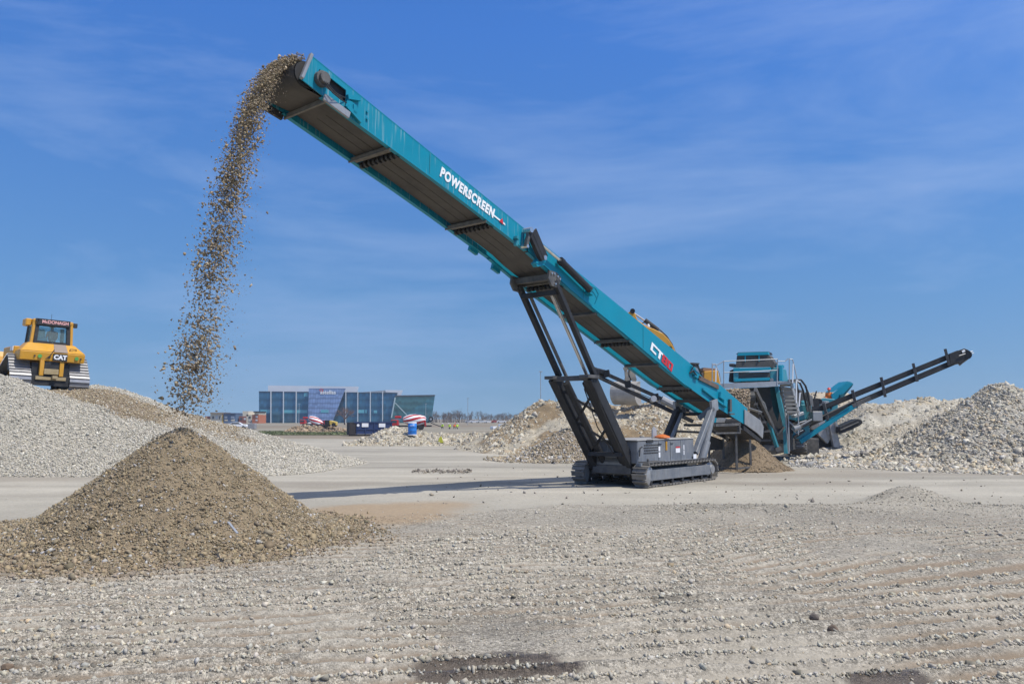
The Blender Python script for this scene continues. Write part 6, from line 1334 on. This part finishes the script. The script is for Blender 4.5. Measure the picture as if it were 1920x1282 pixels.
mixer(588, 215, False, 'smaller looking red mixer truck with tilted striped drum before the glass offices', .55, .9, False)
def small_site():
    # white van, yellow loader, light mast, street lamps, hydrant
    car(on(595, 230), 5.2, 'white van right behind the tilted mixer truck drum', (.72, .72, .72), .2, cat='van')
    q = on(620, 131); q[2] = .95; root = thing('small_loader', q, 'small yellow loader behind the brown dirt mound', 'loader'); P = lambda x, y, z: q + V(x, y, z)
    b = MB(); b.prism([P(-.1, -.6, .3), P(1.0, -.6, .2), P(1.0, -.6, .75), P(.0, -.6, 1.0), P(-.15, -.6, .95)], V(0, 1.2, 0)); b.build('engine_cover', paint('pale_yellow', (.62, .44, .10), .5, var=.1), root, bevel=.05); b = MB(); b.box(P(-.55, 0, .6), (.7, 1.1, .9)); b.build('cab', BLACK, root, bevel=.05); b = MB(); b.bar(P(-.9, -.6, .2), P(-1.2, -.6, .0), .2, .3); b.bar(P(-.9, .6, .2), P(-1.2, .6, .0), .2, .3); b.each('lift_arm', DARK, root)
    b = MB()
    for x in (-.5, .6):
        for y in (-.75, .55): b.tube(P(x, y, .3), P(x, y + .2, .3), .32, 14)
    b.each('wheel', BLACK, root)
    q = on(341, 150); root = thing('light_mast', q, 'dark lattice light mast behind the falling gravel', 'light mast'); top = A(341, 741, 150)[2]
    b = MB()
    for dx, dy in ((-.35, -.3), (.35, -.3), (0, .35)): b.bar(q + V(dx, dy, 0), q + V(dx, dy, top), .07, .07)
    b.each('mast_leg', DARK, root); b = MB(); b.box(q + V(0, 0, top - .6), (1.2, 1.0, .12)); b.box(q + V(0, 0, top + .05), (1.0, .9, .10)); b.each('platform', DARK, root)
    b = MB()
    for k in range(8): z = 1 + k * (top - 2) / 8; b.bar(q + V(-.35, -.3, z), q + V(.35, -.3, z + .8), .04, .04); b.bar(q + V(.35, -.3, z), q + V(0, .35, z + .8), .04, .04)
    b.build('lattice', DARK, root)
    for px, y1, Y, lab in ((1014, 697, 170, 'tall slim lamp post above the left part of the rubble mound'), (1042, 728, 230, 'shorter lamp post just left of the conveyor leg'), (877, 747, 290, 'lamp post on the horizon above the group of workers'), (1914, 735, 210, 'lamp post behind the stone cone at the right edge'), (985, 764, 260, 'dark signal post at the left shoulder of the rubble mound'), (560, 757, 330, 'lamp post before the left wing of the glass offices'), (798, 757, 330, 'lamp post before the dark right wing of the glass offices')):
        q = on(px, Y); z = A(px, y1, Y)[2]; root = thing('lamp_post', q, lab, 'lamp post', 'lamp posts on the horizon'); b = MB(); b.tube(q, V(q[0], q[1], z), .10, 8, .07); b.build('pole', paint('grey_pole', (.33, .35, .37), .6), root); b = MB(); b.box(V(q[0], q[1], z + .05), (.75, .35, .16)); b.build('lamp_head', GALV, root)
    q = A(826, 829, 66.2); q[2] = .25; root = thing('warning_marker', q, 'yellow green marker lying at the foot of the rubble berm', 'marker'); b = MB(); b.prism([q + V(-.22, 0, 0), q + V(.22, 0, 0), q + V(.10, 0, .42), q + V(.02, 0, .52), q + V(-.12, 0, .4)], V(0, .2, 0)); b.build('panel', paint('yellow_green_plastic', (.50, .50, .05), .6, var=.1), root)
    for px, dy, Y, hat, vest, fc, lab in ((829, 0, 176, HATW, LIME, -1.2, 'worker in lime vest kneeling apart at the left of the group'), (844, 0, 174, HATW, LIME, -2.6, 'worker in lime vest bending, second from left in the field'), (851, 0, 178, HATR, ORANGE, -.4, 'worker in orange vest between two lime vests in the field'), (856.5, 0, 173, HATW, LIME, .8, 'worker in lime vest at the right end of the group')):
        q = on(px, Y); q[2] = -.1; person(q, 1.72, fc, lab, vest, hat, 'kneel', 'workers in the far field')
small_site()

# ------------------------------------------------------------------ the air
def haze():
    b = MB(); b.box(V(0, 395, 16.5), (1100, 850, 36))
    m = bpy.data.materials.new('haze'); m.use_nodes = True; n = m.node_tree.nodes; n.clear()
    v = n.new('ShaderNodeVolumePrincipled'); v.inputs['Color'].default_value = (.80, .88, 1.0, 1); v.inputs['Density'].default_value = 0.00028; v.inputs['Anisotropy'].default_value = 0.2
    o = n.new('ShaderNodeOutputMaterial'); m.node_tree.links.new(v.outputs[0], o.inputs['Volume'])
    tag(b.build('haze', m), 'thin blue haze in the air over the whole yard', 'haze', kind='stuff')
haze()
